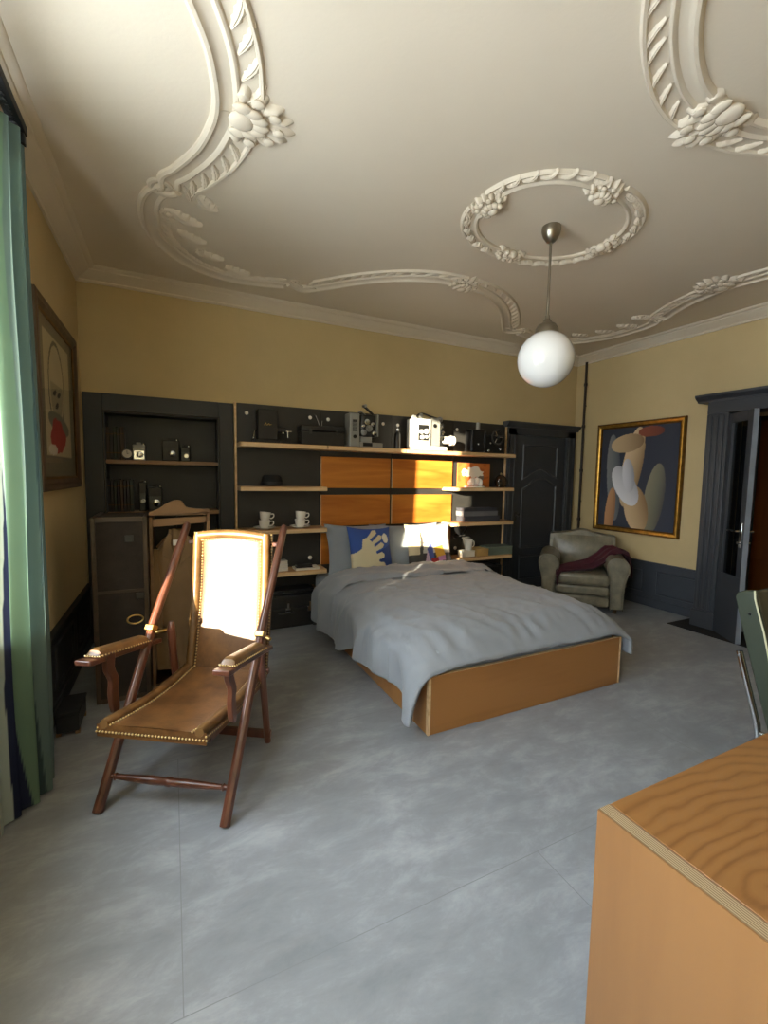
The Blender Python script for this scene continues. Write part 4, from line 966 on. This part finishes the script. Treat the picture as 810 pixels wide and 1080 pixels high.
row([(113+i*3.4, 116.1+i*3.4, 505+(i % 3)*.8) for i in range(8)], 0, BZ[1], .15, ['book_black', 'book_dark', 'book_green', 'book_black', 'book_brown'],
    [f'dark book, {ORD[i]} from the left on the lower bookcase shelf' for i in range(8)], 'dark books on the lower bookcase shelf', D+.04)
# round clock and small cameras
def on_shelf(u, v0, v1, y, z): a, b = PY(u, v0, y), PY(u, v1, y); return a.x, a.z-z
yb = D+.05
x = PY(134, 470, yb).x; ck = thing('round_alarm_clock', 'small round alarm clock beside the upper row of books', 'clock', (x, yb, BZ[0]))
MB().lathe([(0, -.022), (.040, -.022), (.044, -.015), (.044, .02), (0, .02)], (0, 0, .055), 24, 'y').build('case', 'dark_steel', ck); MB().lathe([(0, -.0225), (.036, -.0225), (.036, -.0215)], (0, 0, .055), 24, 'y').build('dial', 'paper', ck)
for sg in (-1, 1): MB().cyl((sg*.02, 0, .018), (sg*.032, 0, 0), .005, n=8).build('foot', 'dark_steel', ck)
MB().bar((0, -.024, .055), (0, -.024, .082), .003, .002, (0, 1, 0)).bar((0, -.024, .055), (.018, -.024, .06), .003, .002, (0, 1, 0)).build('hands', 'machine_black', ck)
def box_camera(label, u0, u1, v0, y, z, body, front, lens_r, strap=False):
    a, b = PY(u0, v0, y), PY(u1, v0, y); w_, h_ = b.x-a.x, a.z-z
    t = thing('vintage_camera', label, 'camera', ((a.x+b.x)/2, y, z), 0, 'vintage cameras in the bookcase')
    MB().box(-w_/2, w_/2, 0, .08, 0, h_).build('body', body, t, .008)
    MB().box(-w_/2+.008, w_/2-.008, -.006, 0, .008, h_*.62).build('front_plate', front, t, .002)
    MB().lathe([(0, -.05), (lens_r*.7, -.05), (lens_r, -.045), (lens_r, 0), (0, 0)], (w_*.08, -.006, h_*.36), 20, 'y').build('lens', 'machine_black', t); MB().lathe([(lens_r*.86, -.053), (lens_r*1.05, -.05), (lens_r*1.05, -.04), (lens_r*.86, -.04)], (w_*.08, -.006, h_*.36), 20, 'y').build('lens_ring', 'chrome', t)
    MB().box(-w_*.2, w_*.15, .01, .06, h_, h_+.02).build('viewfinder', body, t, .003); MB().cyl((w_*.35, .04, h_), (w_*.35, .04, h_+.012), .012).build('dial', 'chrome', t)
    return t
box_camera('silver vintage camera in the middle of the upper bookcase shelf', 139.5, 153, 468.5, yb, BZ[0], 'machine_grey', 'chrome', .026)
box_camera('black box camera at the right of the upper bookcase shelf', 170.5, 189, 464, yb, BZ[0], 'machine_black', 'black_leather', .024)
box_camera('small black camera beside the box camera on the upper bookcase shelf', 190, 200.5, 471, yb, BZ[0], 'machine_black', 'dark_steel', .02)
box_camera('dark folding camera next to the books on the lower bookcase shelf', 146, 154, 508.5, yb, BZ[1], 'machine_black', 'dark_steel', .02)
box_camera('dark camera with metal fittings in the middle of the lower bookcase shelf', 155.5, 171, 514, yb, BZ[1], 'machine_black', 'dark_steel', .03)

ys = 4.33                                              # middle of the shelf depth
# --- top shelf: black viewer
x0, x1 = PY(271, 450, ys).x, PY(292, 450, ys).x; h_ = PY(280, 432, ys).z-SZ[0]
vw = thing('film_viewer', 'tall black film viewer with gold mark at the left end of the top shelf', 'projector', ((x0+x1)/2, ys, SZ[0])); w_ = x1-x0
MB().box(-w_/2, w_/2, -.05, .08, .03, h_).build('housing', 'machine_black', vw, .008); MB().box(-w_/2-.03, w_/2+.02, -.06, .09, 0, .03).build('base', 'machine_black', vw, .006)
for k, (a, b) in enumerate((((-.035, .03), (-.02, .055)), ((-.02, .055), (-.012, .03)), ((-.005, .032), (.008, .05)), ((.008, .05), (.016, .032)), ((.016, .036), (.034, .042)))):
    MB().bar((a[0], -.051, h_*.52+a[1]-.03), (b[0], -.051, h_*.52+b[1]-.03), .005, .002, (0, 1, 0)).build('gold_mark', 'brass', vw)
MB().tube([(-w_/2, .0, .12), (-w_/2-.02, -.02, .11), (-w_/2-.035, -.02, .05)], .006, 8).ball((-w_/2-.035, -.02, .045), .012, 10, 6).build('crank', 'chrome', vw)
MB().cyl((w_/2, 0, .13), (w_/2+.085, 0, .13), .03, .036, 16).build('lens_tube', 'machine_black', vw)
MB().cyl((w_/2+.05, -.03, .10), (w_/2+.05, -.05, .10), .008).cyl((w_/2+.10, -.03, .06), (w_/2+.10, -.03, .12), .006).cyl((w_/2+.08, -.03, .12), (w_/2+.135, -.03, .12), .006).build('chrome_lever', 'chrome', vw)
MB().box(w_/2+.02, w_/2+.13, -.03, .05, 0, .04).build('lens_foot', 'machine_black', vw, .004)
# --- long black case with metal clasp
x0, x1 = PY(316, 455, ys).x, PY(362, 455, ys).x; w_ = x1-x0; h_ = PY(330, 449, ys).z-SZ[0]
cs = thing('long_black_case', 'long low black leather case on the top shelf between viewer and grey projector', 'case', ((x0+x1)/2, ys, SZ[0]))
MB().box(-w_/2, w_/2, -.06, .09, 0, h_*.7).build('body', 'black_leather', cs, .012); MB().box(-w_/2-.004, w_/2+.004, -.064, .094, h_*.7, h_).build('lid', 'black_leather', cs, .012)
for sg in (-1, 1): MB().box(sg*w_*.3-.015, sg*w_*.3+.015, -.068, -.06, h_*.55, h_*.8).build('clasp', 'dark_steel', cs, .002)
p = PY(337, 445, PYF); wh = thing('wall_hook', 'thin metal V shaped hook on the black panel above the long case', 'hook', (p.x, PYF, p.z))
MB().tube([(-.045, -.012, .06), (-.01, -.03, -.04), (.002, -.035, -.062), (.014, -.03, -.05), (.022, -.02, .01)], .0055, 8).build('hook_wire', 'chrome', wh); MB().lathe([(0, -.012), (.012, -.01), (.014, 0)], (-.045, 0, .06), 12, 'y').build('hook_base', 'dark_steel', wh)
# --- grey cine projector
x0, x1 = PY(366.5, 450, ys).x, PY(402, 450, ys).x; w_ = x1-x0
gp = thing('grey_cine_projector', 'grey cine projector with raised reel arm on the top shelf', 'projector', (x0, ys, SZ[0]))
zz = lambda v: PY(385, v, ys).z-SZ[0]
MB().box(0, .115, -.06, .09, 0, zz(437)).build('lamp_house', 'machine_grey', gp, .014, 3); MB().box(.035, .085, -.064, -.058, zz(456), zz(444)).build('vent_panel', 'dark_steel', gp)
for i in range(7): MB().box(.035, .085, -.067, -.063, zz(456)+.008+i*.013, zz(456)+.014+i*.013).build('vent_slat', 'machine_grey', gp)
MB().lathe([(0, -.012), (.018, -.01), (.02, 0)], (.06, -.06, zz(461.5)), 18, 'y').build('dial_knob', 'machine_black', gp)
MB().box(.115, w_, -.05, .08, 0, .055).build('base', 'machine_grey', gp, .008); MB().box(.155, .26, -.056, -.05, .012, .05).build('control_panel', 'machine_black', gp, .003)
MB().box(.14, .27, -.02, .07, .055, .12).build('neck', 'machine_grey', gp, .008); MB().box(.13, .315, -.035, .06, .11, zz(436)-.01).build('mechanism', 'dark_steel', gp, .03, 3)
for (cx, cz, r) in ((.165, .155, .032), (.225, .20, .036), (.285, .15, .026), (.20, .265, .03), (.265, .245, .022), (.16, .22, .018)):
    MB().lathe([(0, -.03), (r*.4, -.03), (r*.45, -.02), (r, -.016), (r, 0), (0, 0)], (cx, -.036, cz), 18, 'y').build('roller', 'chrome' if r < .031 else 'machine_grey', gp)
MB().box(.315, .335, -.045, .04, .12, zz(437)).build('gate_plate', 'machine_grey', gp, .003)
a1, a2 = PY(383, 428.5, ys), PY(393, 438, ys); MB().bar((a1.x-x0, -.02, a1.z-SZ[0]), (a2.x-x0, -.02, a2.z-SZ[0]), .022, .02, (0, 1, 0)).build('reel_arm', 'dark_steel', gp, .004)
MB().cyl((a1.x-x0+.005, -.055, a1.z-SZ[0]), (a1.x-x0+.005, .0, a1.z-SZ[0]), .016).build('reel_spindle', 'machine_grey', gp); MB().tube(cr([(.09, -.02, zz(437)+.0), (.14, -.02, zz(437)+.02), (.19, -.02, zz(437)-.01)], 5), .008, 8).build('carry_handle', 'chrome', gp)
# --- slim flask
x0, x1 = PY(416, 460, ys).x, PY(424, 460, ys).x; h_ = PY(420, 452, ys).z-SZ[0]
fk = thing('slim_metal_flask', 'slim grey metal bottle between the two projectors on the top shelf', 'bottle', ((x0+x1)/2, ys+.02, SZ[0]))
MB().lathe([(0, 0), (.032, 0), (.034, .01), (.034, h_*.72), (.026, h_*.8), (.014, h_*.84), (.014, h_*.9), (0, h_*.9)], (0, 0, 0), 20).build('bottle_body', 'dark_steel', fk); MB().lathe([(0, h_*.9), (.017, h_*.9), (.017, h_), (0, h_)], (0, 0, 0), 16).build('cap', 'chrome', fk)
# --- white projector
x0, x1 = PY(432.5, 455, ys).x, PY(478, 455, ys).x; zz = lambda v: PY(455, v, ys).z-SZ[0]
wp = thing('white_cine_projector', 'white cine projector in the sunlight on the top shelf', 'projector', (x0, ys, SZ[0])); w_ = x1-x0
MB().box(.02, w_*.80, -.065, .09, .0, .05).build('base', 'machine_white', wp, .012, 3)
MB().box(0, .235, -.07, .09, .03, zz(443)).build('lamp_house', 'machine_white', wp, .016, 3); MB().box(.235, .365, -.055, .08, .05, zz(441)).build('gear_house', 'machine_grey', wp, .012, 3)
MB().box(.065, .195, -.075, -.069, .105, zz(449.5)).build('window_recess', 'dark_steel', wp, .003)
for (cx, cz, r) in ((.10, .20, .025), (.16, .205, .03), (.11, .14, .024), (.165, .145, .018)): MB().lathe([(0, -.016), (r, -.014), (r, 0), (0, 0)], (cx, -.075, cz), 16, 'y').build('inner_wheel', 'machine_white', wp)
MB().lathe([(0, -.01), (.022, -.008), (.022, 0), (0, 0)], (.285, -.056, zz(449.5)), 18, 'y').build('dial_knob', 'machine_black', wp)
MB().box(.365, .42, -.04, .06, .06, zz(446)).build('film_gate', 'dark_steel', wp, .012)
for (cx, cz, r) in ((.375, .26, .024), (.40, .20, .022), (.385, .14, .03)): MB().lathe([(0, -.02), (r, -.016), (r, 0), (0, 0)], (cx, -.04, cz), 16, 'y').build('roller', 'chrome', wp)
MB().cyl((.40, -.01, .125), (w_-.05, -.01, .125), .045, n=20).cyl((w_-.05, -.01, .125), (w_, -.01, .125), .056, n=20).build('lens', 'machine_white', wp, .004)
for (cx, cz) in ((.045, zz(442)), (.13, zz(439.5))): MB().lathe([(.0, -.02), (.026, -.018), (.03, .0), (.026, .018), (0, .02)], (cx, -.0, cz), 16, 'y').build('top_knob', 'machine_grey', wp)
MB().tube(cr([(.05, 0, zz(442)), (.14, 0, zz(438)+.01), (.27, 0, zz(439.5)), (.36, 0, zz(441))], 6), .010, 8).build('carry_handle', 'dark_steel', wp); MB().ball((.385, 0, zz(442)), .034, 12, 8).build('motor_cap', 'machine_grey', wp)
# --- black machine
x0, x1 = PY(494, 462, ys).x, PY(530, 462, ys).x; zz = lambda v: PY(512, v, ys).z-SZ[0]; w_ = x1-x0
bm_ = thing('black_editing_machine', 'black cine machine with wheel at the right end of the top shelf', 'projector', (x0, ys, SZ[0]))
MB().box(0, w_*.40, -.06, .08, 0, zz(454)).build('lamp_house', 'machine_black', bm_, .02, 3); MB().box(w_*.4, w_*.96, -.05, .07, 0, zz(459)).build('housing', 'machine_black', bm_, .012)
for xx in (.012, w_*.38): MB().box(xx-.004, xx+.004, -.065, -.058, .02, zz(456)).build('metal_strip', 'chrome', bm_)
c = (w_*.74, -.07, zz(461)); MB().tube([Vector((c[0]+.085*math.cos(t), c[1], c[2]+.085*math.sin(t))) for t in [2*math.pi*i/32 for i in range(32)]], .010, 8, closed=True).build('hand_wheel', 'dark_steel', bm_)
for t in (0, 2.1, 4.2): MB().cyl(c, (c[0]+.085*math.cos(t), c[1], c[2]+.085*math.sin(t)), .006, n=8).build('wheel_spoke', 'chrome', bm_)
MB().cyl((c[0], c[1]-.012, c[2]), (c[0], -.05, c[2]), .022, n=14).build('wheel_hub', 'chrome', bm_)
for (cx, cz, r) in ((w_*.2, .10, .012), (w_*.5, .03, .014), (w_*.55, .12, .012), (w_*.85, .05, .010)): MB().ball((cx, -.062, cz), (r, .006, r), 10, 6).build('knob', 'chrome', bm_)
a, b = PY(504, 453, ys), PY(504, 446, ys); MB().lathe([(0, 0), (.024, 0), (.024, b.z-a.z), (.012, b.z-a.z+.008), (0, b.z-a.z+.008)], (a.x-x0, 0, a.z-SZ[0]-.002), 16).build('canister', 'machine_grey', bm_)

# --- black hat on the second shelf at the left
x = PY(287, 505, ys).x; ht = thing('black_hat', 'black felt hat on the second shelf at the left of the headboard', 'hat', (x, ys+.02, SZ[1]))
MB().grid(lambda u, v: Vector((.145*math.cos(2*math.pi*u)*lerp(.5, 1, v), .105*math.sin(2*math.pi*u)*lerp(.5, 1, v), .012+.014*v*math.cos(2*math.pi*u)**2)), 36, 6, True).build('brim', 'felt_black', ht)
MB().lathe([(.10, .01), (.098, .05), (.09, .09), (.07, .112), (.03, .108), (0, .098)], (0, 0, 0), 28).build('crown', 'felt_black', ht, ); MB().lathe([(.1005, .018), (.1015, .022), (.1, .045), (.0985, .046)], (0, 0, 0), 28).build('hat_band', 'black_leather', ht)

# --- orange board, white sculpture, cloche and tumbler on the right second shelf
yr = 4.36; a, b = PY(484.5, 513, yr), PY(519.5, 489, yr)
bd = thing('orange_picture_board', 'orange wooden board with white tree like motif on the right second shelf', 'picture', (a.x, yr+.06, SZ[1])); bw, bh = b.x-a.x, b.z-SZ[1]
MB().box(0, bw, -.012, 0, 0, bh).build('board', 'mask_orange', bd, .002)
g = MB().grid(lambda u, v: Vector((lerp(.01, bw-.01, u), -.0125, lerp(.01, bh-.01, v))), 70, 50).build('motif', 'board_print', bd)
def mot(co):
    x, z = co.x/bw, co.z/bh; n = noise.noise(Vector((x*9, z*9, 5)))
    q = ((x-.47)/.36)**2+((z-.62)/.24)**2
    if q+.7*n < .75: return srgb(226, 220, 204)
    if ((x-.70)/.11)**2+((z-.42)/.18)**2 < 1: return srgb(120, 110, 96)
    return srgb(*((190, 106, 42) if n < .2 else (170, 90, 34)))
paint(g, mot)
x = PY(500, 508, yr).x; sc = thing('white_sculpture', 'small white shell like sculpture in front of the orange board', 'sculpture', (x, yr-.01, SZ[1]))
MB().lathe([(0, 0), (.12, 0), (.125, .012), (.10, .02), (0, .02)], (0, 0, 0), 28).build('base', 'china', sc)
for i in range(9):
    t = lerp(-1.2, 1.2, i/8); MB().ball((.075*math.sin(t), -.01+.01*math.cos(i*2), .05+.022*math.cos(t)+.008*(i % 2)), (.030, .028, .034+.006*(i % 3)), 12, 8).build('lobe', 'china', sc)
x = PY(524, 505, yr).x; tb = thing('glass_tumbler', 'small glass tumbler with dark bottom beside the orange board', 'glass', (x, yr-.04, SZ[1]))
MB().lathe([(.026, .0), (.03, .10), (.0285, .10), (.0255, .03)], (0, 0, 0), 20).build('wall', 'tumbler_glass', tb); MB().lathe([(0, 0), (.0255, 0), (.0265, .028), (0, .028)], (0, 0, 0), 20).build('bottom', 'glass_brown', tb)
x = PY(531, 505, yr).x; dm = thing('brown_dome', 'dark brown dome shaped vessel at the right end of the second shelf', 'vessel', (x, yr+.05, SZ[1]))
MB().lathe([(0, 0), (.05, 0), (.066, .02), (.078, .06), (.07, .11), (.045, .145), (.016, .16), (0, .162)], (0, 0, 0), 26).build('body', 'glass_brown', dm); MB().ball((0, 0, .17), .014, 10, 6).build('knob', 'brass', dm)

# --- stacked cups
def cup_mesh():
    return MB().lathe([(0, .004), (.024, .004), (.026, 0), (.028, .004), (.036, .016), (.041, .05), (.0425, .062), (.0405, .062), (.038, .048), (.033, .018), (0, .010)], (0, 0, 0), 26).mesh('cup')
def handle_mesh(): return MB().tube(cr([(.038, 0, .05), (.062, 0, .052), (.066, 0, .034), (.052, 0, .02), (.035, 0, .02)], 5), .0048, 8).mesh('cup_handle')
CUP, HND = cup_mesh(), handle_mesh()
SAU = MB().lathe([(0, .004), (.035, .003), (.037, 0), (.042, .003), (.068, .012), (.080, .019), (.079, .021), (.06, .014), (.03, .009), (0, .009)], (0, 0, 0), 32).mesh('saucer')
for me_ in (CUP, HND, SAU): me_.materials.append(MATS['china']); me_.transform(Matrix.Scale(1.3, 4))
for (u, wl) in ((278.5, 'left'), (316, 'right')):
    x = PY(u, 553, ys).x; s_ = link('saucer', SAU); s_.location = (x, ys-.02, SZ[2]); tag(s_, f'white saucer under the {wl} stack of cups', 'saucer', 'white saucers')
    for k, (dz, tilt, nm_) in enumerate(((.0118, 0, 'lower'), (.082, R_(6), 'upper'))):
        t = thing('white_cup', f'{nm_} white cup of the {wl} stack on the third shelf', 'cup', (x, ys-.02, SZ[2]+dz+(.004 if k else 0)), R_(-20+30*k), 'stacked white cups')
        t.rotation_euler = (0, tilt, R_(-20+24*k)); link('cup_bowl', CUP, t); link('handle', HND, t)

# --- third shelf right: flat boxes
def flat_box(label, u0, u1, v0, v1, y0, dp, z, mat, name='flat_box', cat='box'):
    a, b = PY(u0, v0, y0), PY(u1, v0, y0); h_ = PY(u0, v0, y0).z-PY(u0, v1, y0).z
    t = thing(name, label, cat, (a.x, y0, z)); w_ = b.x-a.x
    MB().box(0, w_, 0, dp, 0, h_*.82).build('tray', mat, t, .003); MB().box(-.002, w_+.002, -.002, dp+.002, h_*.82, h_).build('lid', mat, t, .002)
    return h_
z = SZ[2]; z += flat_box('dark blue grey flat box at the bottom of the pile on the right third shelf', 490, 527, 546, 552, 4.29, .17, z, 'dark_card')
z += flat_box('grey flat box in the middle of the pile on the right third shelf', 489, 525, 541, 546, 4.295, .16, z, 'grey_card')
flat_box('thin grey box on top of the pile on the right third shelf', 489.5, 524, 537.5, 541, 4.295, .16, z, 'dark_card')
# --- fourth shelf right
z = SZ[3]
h_ = flat_box('small cream box under the white mug on the right bottom shelf', 488, 501, 581.5, 588, 4.285, .10, z, 'paper')
x = PY(495, 575, 4.32).x; mg = thing('white_mug', 'tall white mug on a small box at the right of the bed', 'mug', (x, 4.335, z+h_))
MB().lathe([(0, 0), (.038, 0), (.041, .004), (.050, .13), (.0475, .13), (.038, .01), (0, .008)], (0, 0, 0), 28).build('cup_wall', 'china', mg); MB().tube(cr([(.046, 0, .105), (.078, 0, .10), (.080, 0, .05), (.043, 0, .03)], 5), .006, 8).build('handle', 'china', mg)
flat_box('mustard coloured flat box beside the mug on the right bottom shelf', 503.5, 515.5, 578, 585.5, 4.265, .2, z, 'mustard_card')
flat_box('long grey green box at the right end of the right bottom shelf', 516, 540.5, 576.5, 585, 4.27, .19, z, 'green_card')
# --- fourth shelf left
z = SZ[3]
for k in range(3):
    a = PY(291, 596, 4.30); t = thing('white_box', ['lowest', 'middle', 'topmost'][k]+' thin white box of the small stack on the left bottom shelf', 'box', (a.x+.003*k, 4.30, z), R_(3*k-3), 'stacked thin white boxes')
    MB().box(0, .12-.004*k, 0, .09, 0, .026).build('tray', 'paper', t, .002); MB().box(-.001, .121-.004*k, -.001, .091, .0265, .034).build('lid', 'china', t, .002); z += .0345
z = SZ[3]; a, b = PY(312, 598, 4.27), PY(338, 598, 4.27)
t = thing('thin_booklet', 'thin pale booklet lying on the left bottom shelf', 'book', (a.x, 4.27, z)); MB().box(0, b.x-a.x, 0, .16, 0, .004).box(0, b.x-a.x, 0, .16, .013, .017).build('cover', 'paper', t); MB().box(.003, b.x-a.x-.003, .003, .157, .004, .013).build('pages', 'paper', t)
t = thing('black_spectacle_case', 'small black case lying on the booklet', 'case', ((a.x+b.x)/2-.03, 4.33, z+.0172)); MB().box(-.085, .085, -.035, .035, 0, .018).build('bottom', 'black_leather', t, .008); MB().box(-.083, .083, -.033, .033, .018, .034).build('lid', 'black_leather', t, .008)

# --- suitcases on the floor
def suitcase(label, u0, u1, v0, v1, yf, dp, mat, locks, group):
    a, b = PY(u0, v1, yf), PY(u1, v0, yf); w_, h_ = b.x-a.x, b.z
    t = thing('suitcase', label, 'suitcase', (a.x, yf, 0), 0, group)
    MB().box(0, w_, 0, dp, 0, h_*.62).build('bottom_shell', mat, t, .012, 3); MB().box(0, w_, 0, dp, h_*.625, h_).build('lid', mat, t, .012, 3)
    for u in locks:
        x = PY(u, 640, yf).x-a.x; l_ = MB().box(x-.025, x+.025, -.006, 0, h_*.46, h_*.62).build('lock', 'chrome', t, .003); MB().box(x-.012, x+.012, -.010, -.0, h_*.62, h_*.78).build('hasp', 'chrome', l_, .002)
    MB().tube(cr([(w_*.38, -.004, h_*.5), (w_*.40, -.04, h_*.5), (w_*.60, -.04, h_*.5), (w_*.62, -.004, h_*.5)], 6), .009, 8).build('handle', mat, t)
    for x in (.0, w_):
        for z in (.0, h_): MB().ball((x, .0, z), .022, 10, 6).build('corner_cap', 'dark_steel', t)
    return h_, w_, a.x
h_, w_, xa = suitcase('black suitcase with silver locks on the floor under the left bottom shelf', 270, 332, 626, 657, 4.20, .27, 'black_leather', (304, 327), None)
t = thing('flat_black_case', 'flat black case lying on top of the black suitcase', 'case', (xa+.08, 4.24, h_)); MB().box(0, .5, 0, .2, 0, .03).build('bottom', 'machine_black', t, .008); MB().box(0, .5, 0, .2, .031, .05).build('lid', 'machine_black', t, .008); MB().tube(cr([(.2, -.002, .03), (.2, -.03, .03), (.3, -.03, .03), (.3, -.002, .03)], 5), .006, 8).build('handle', 'dark_steel', t)
# flight case right of the bed
a, b = PY(497, 612, 4.22), PY(527, 596, 4.22); fc = thing('metal_edged_case', 'black case with metal edges on the floor at the right of the bed', 'case', (3.12, 4.21, 0)); w_, h_ = b.x-3.12, b.z
MB().box(.006, w_-.006, .006, .244, .004, h_-.006).build('shell', 'machine_black', fc)
for (p, q) in (((0, 0, h_), (w_, 0, h_)), ((0, .25, h_), (w_, .25, h_)), ((0, 0, .006), (w_, 0, .006)), ((0, 0, 0), (0, 0, h_)), ((w_, 0, 0), (w_, 0, h_)), ((w_, .25, 0), (w_, .25, h_)), ((w_, 0, h_), (w_, .25, h_)), ((0, 0, h_), (0, .25, h_))): MB().bar(p, q, .02, .02, (0, 1, .01) if abs(p[1]-q[1]) < .01 else (0, 0, 1)).build('metal_edge', 'dark_steel', fc, .002)
for x in (.25, .75): l_ = MB().box(w_*x-.02, w_*x+.02, -.02, .006, h_*.55, h_*.75).build('latch', 'chrome', fc, .003)
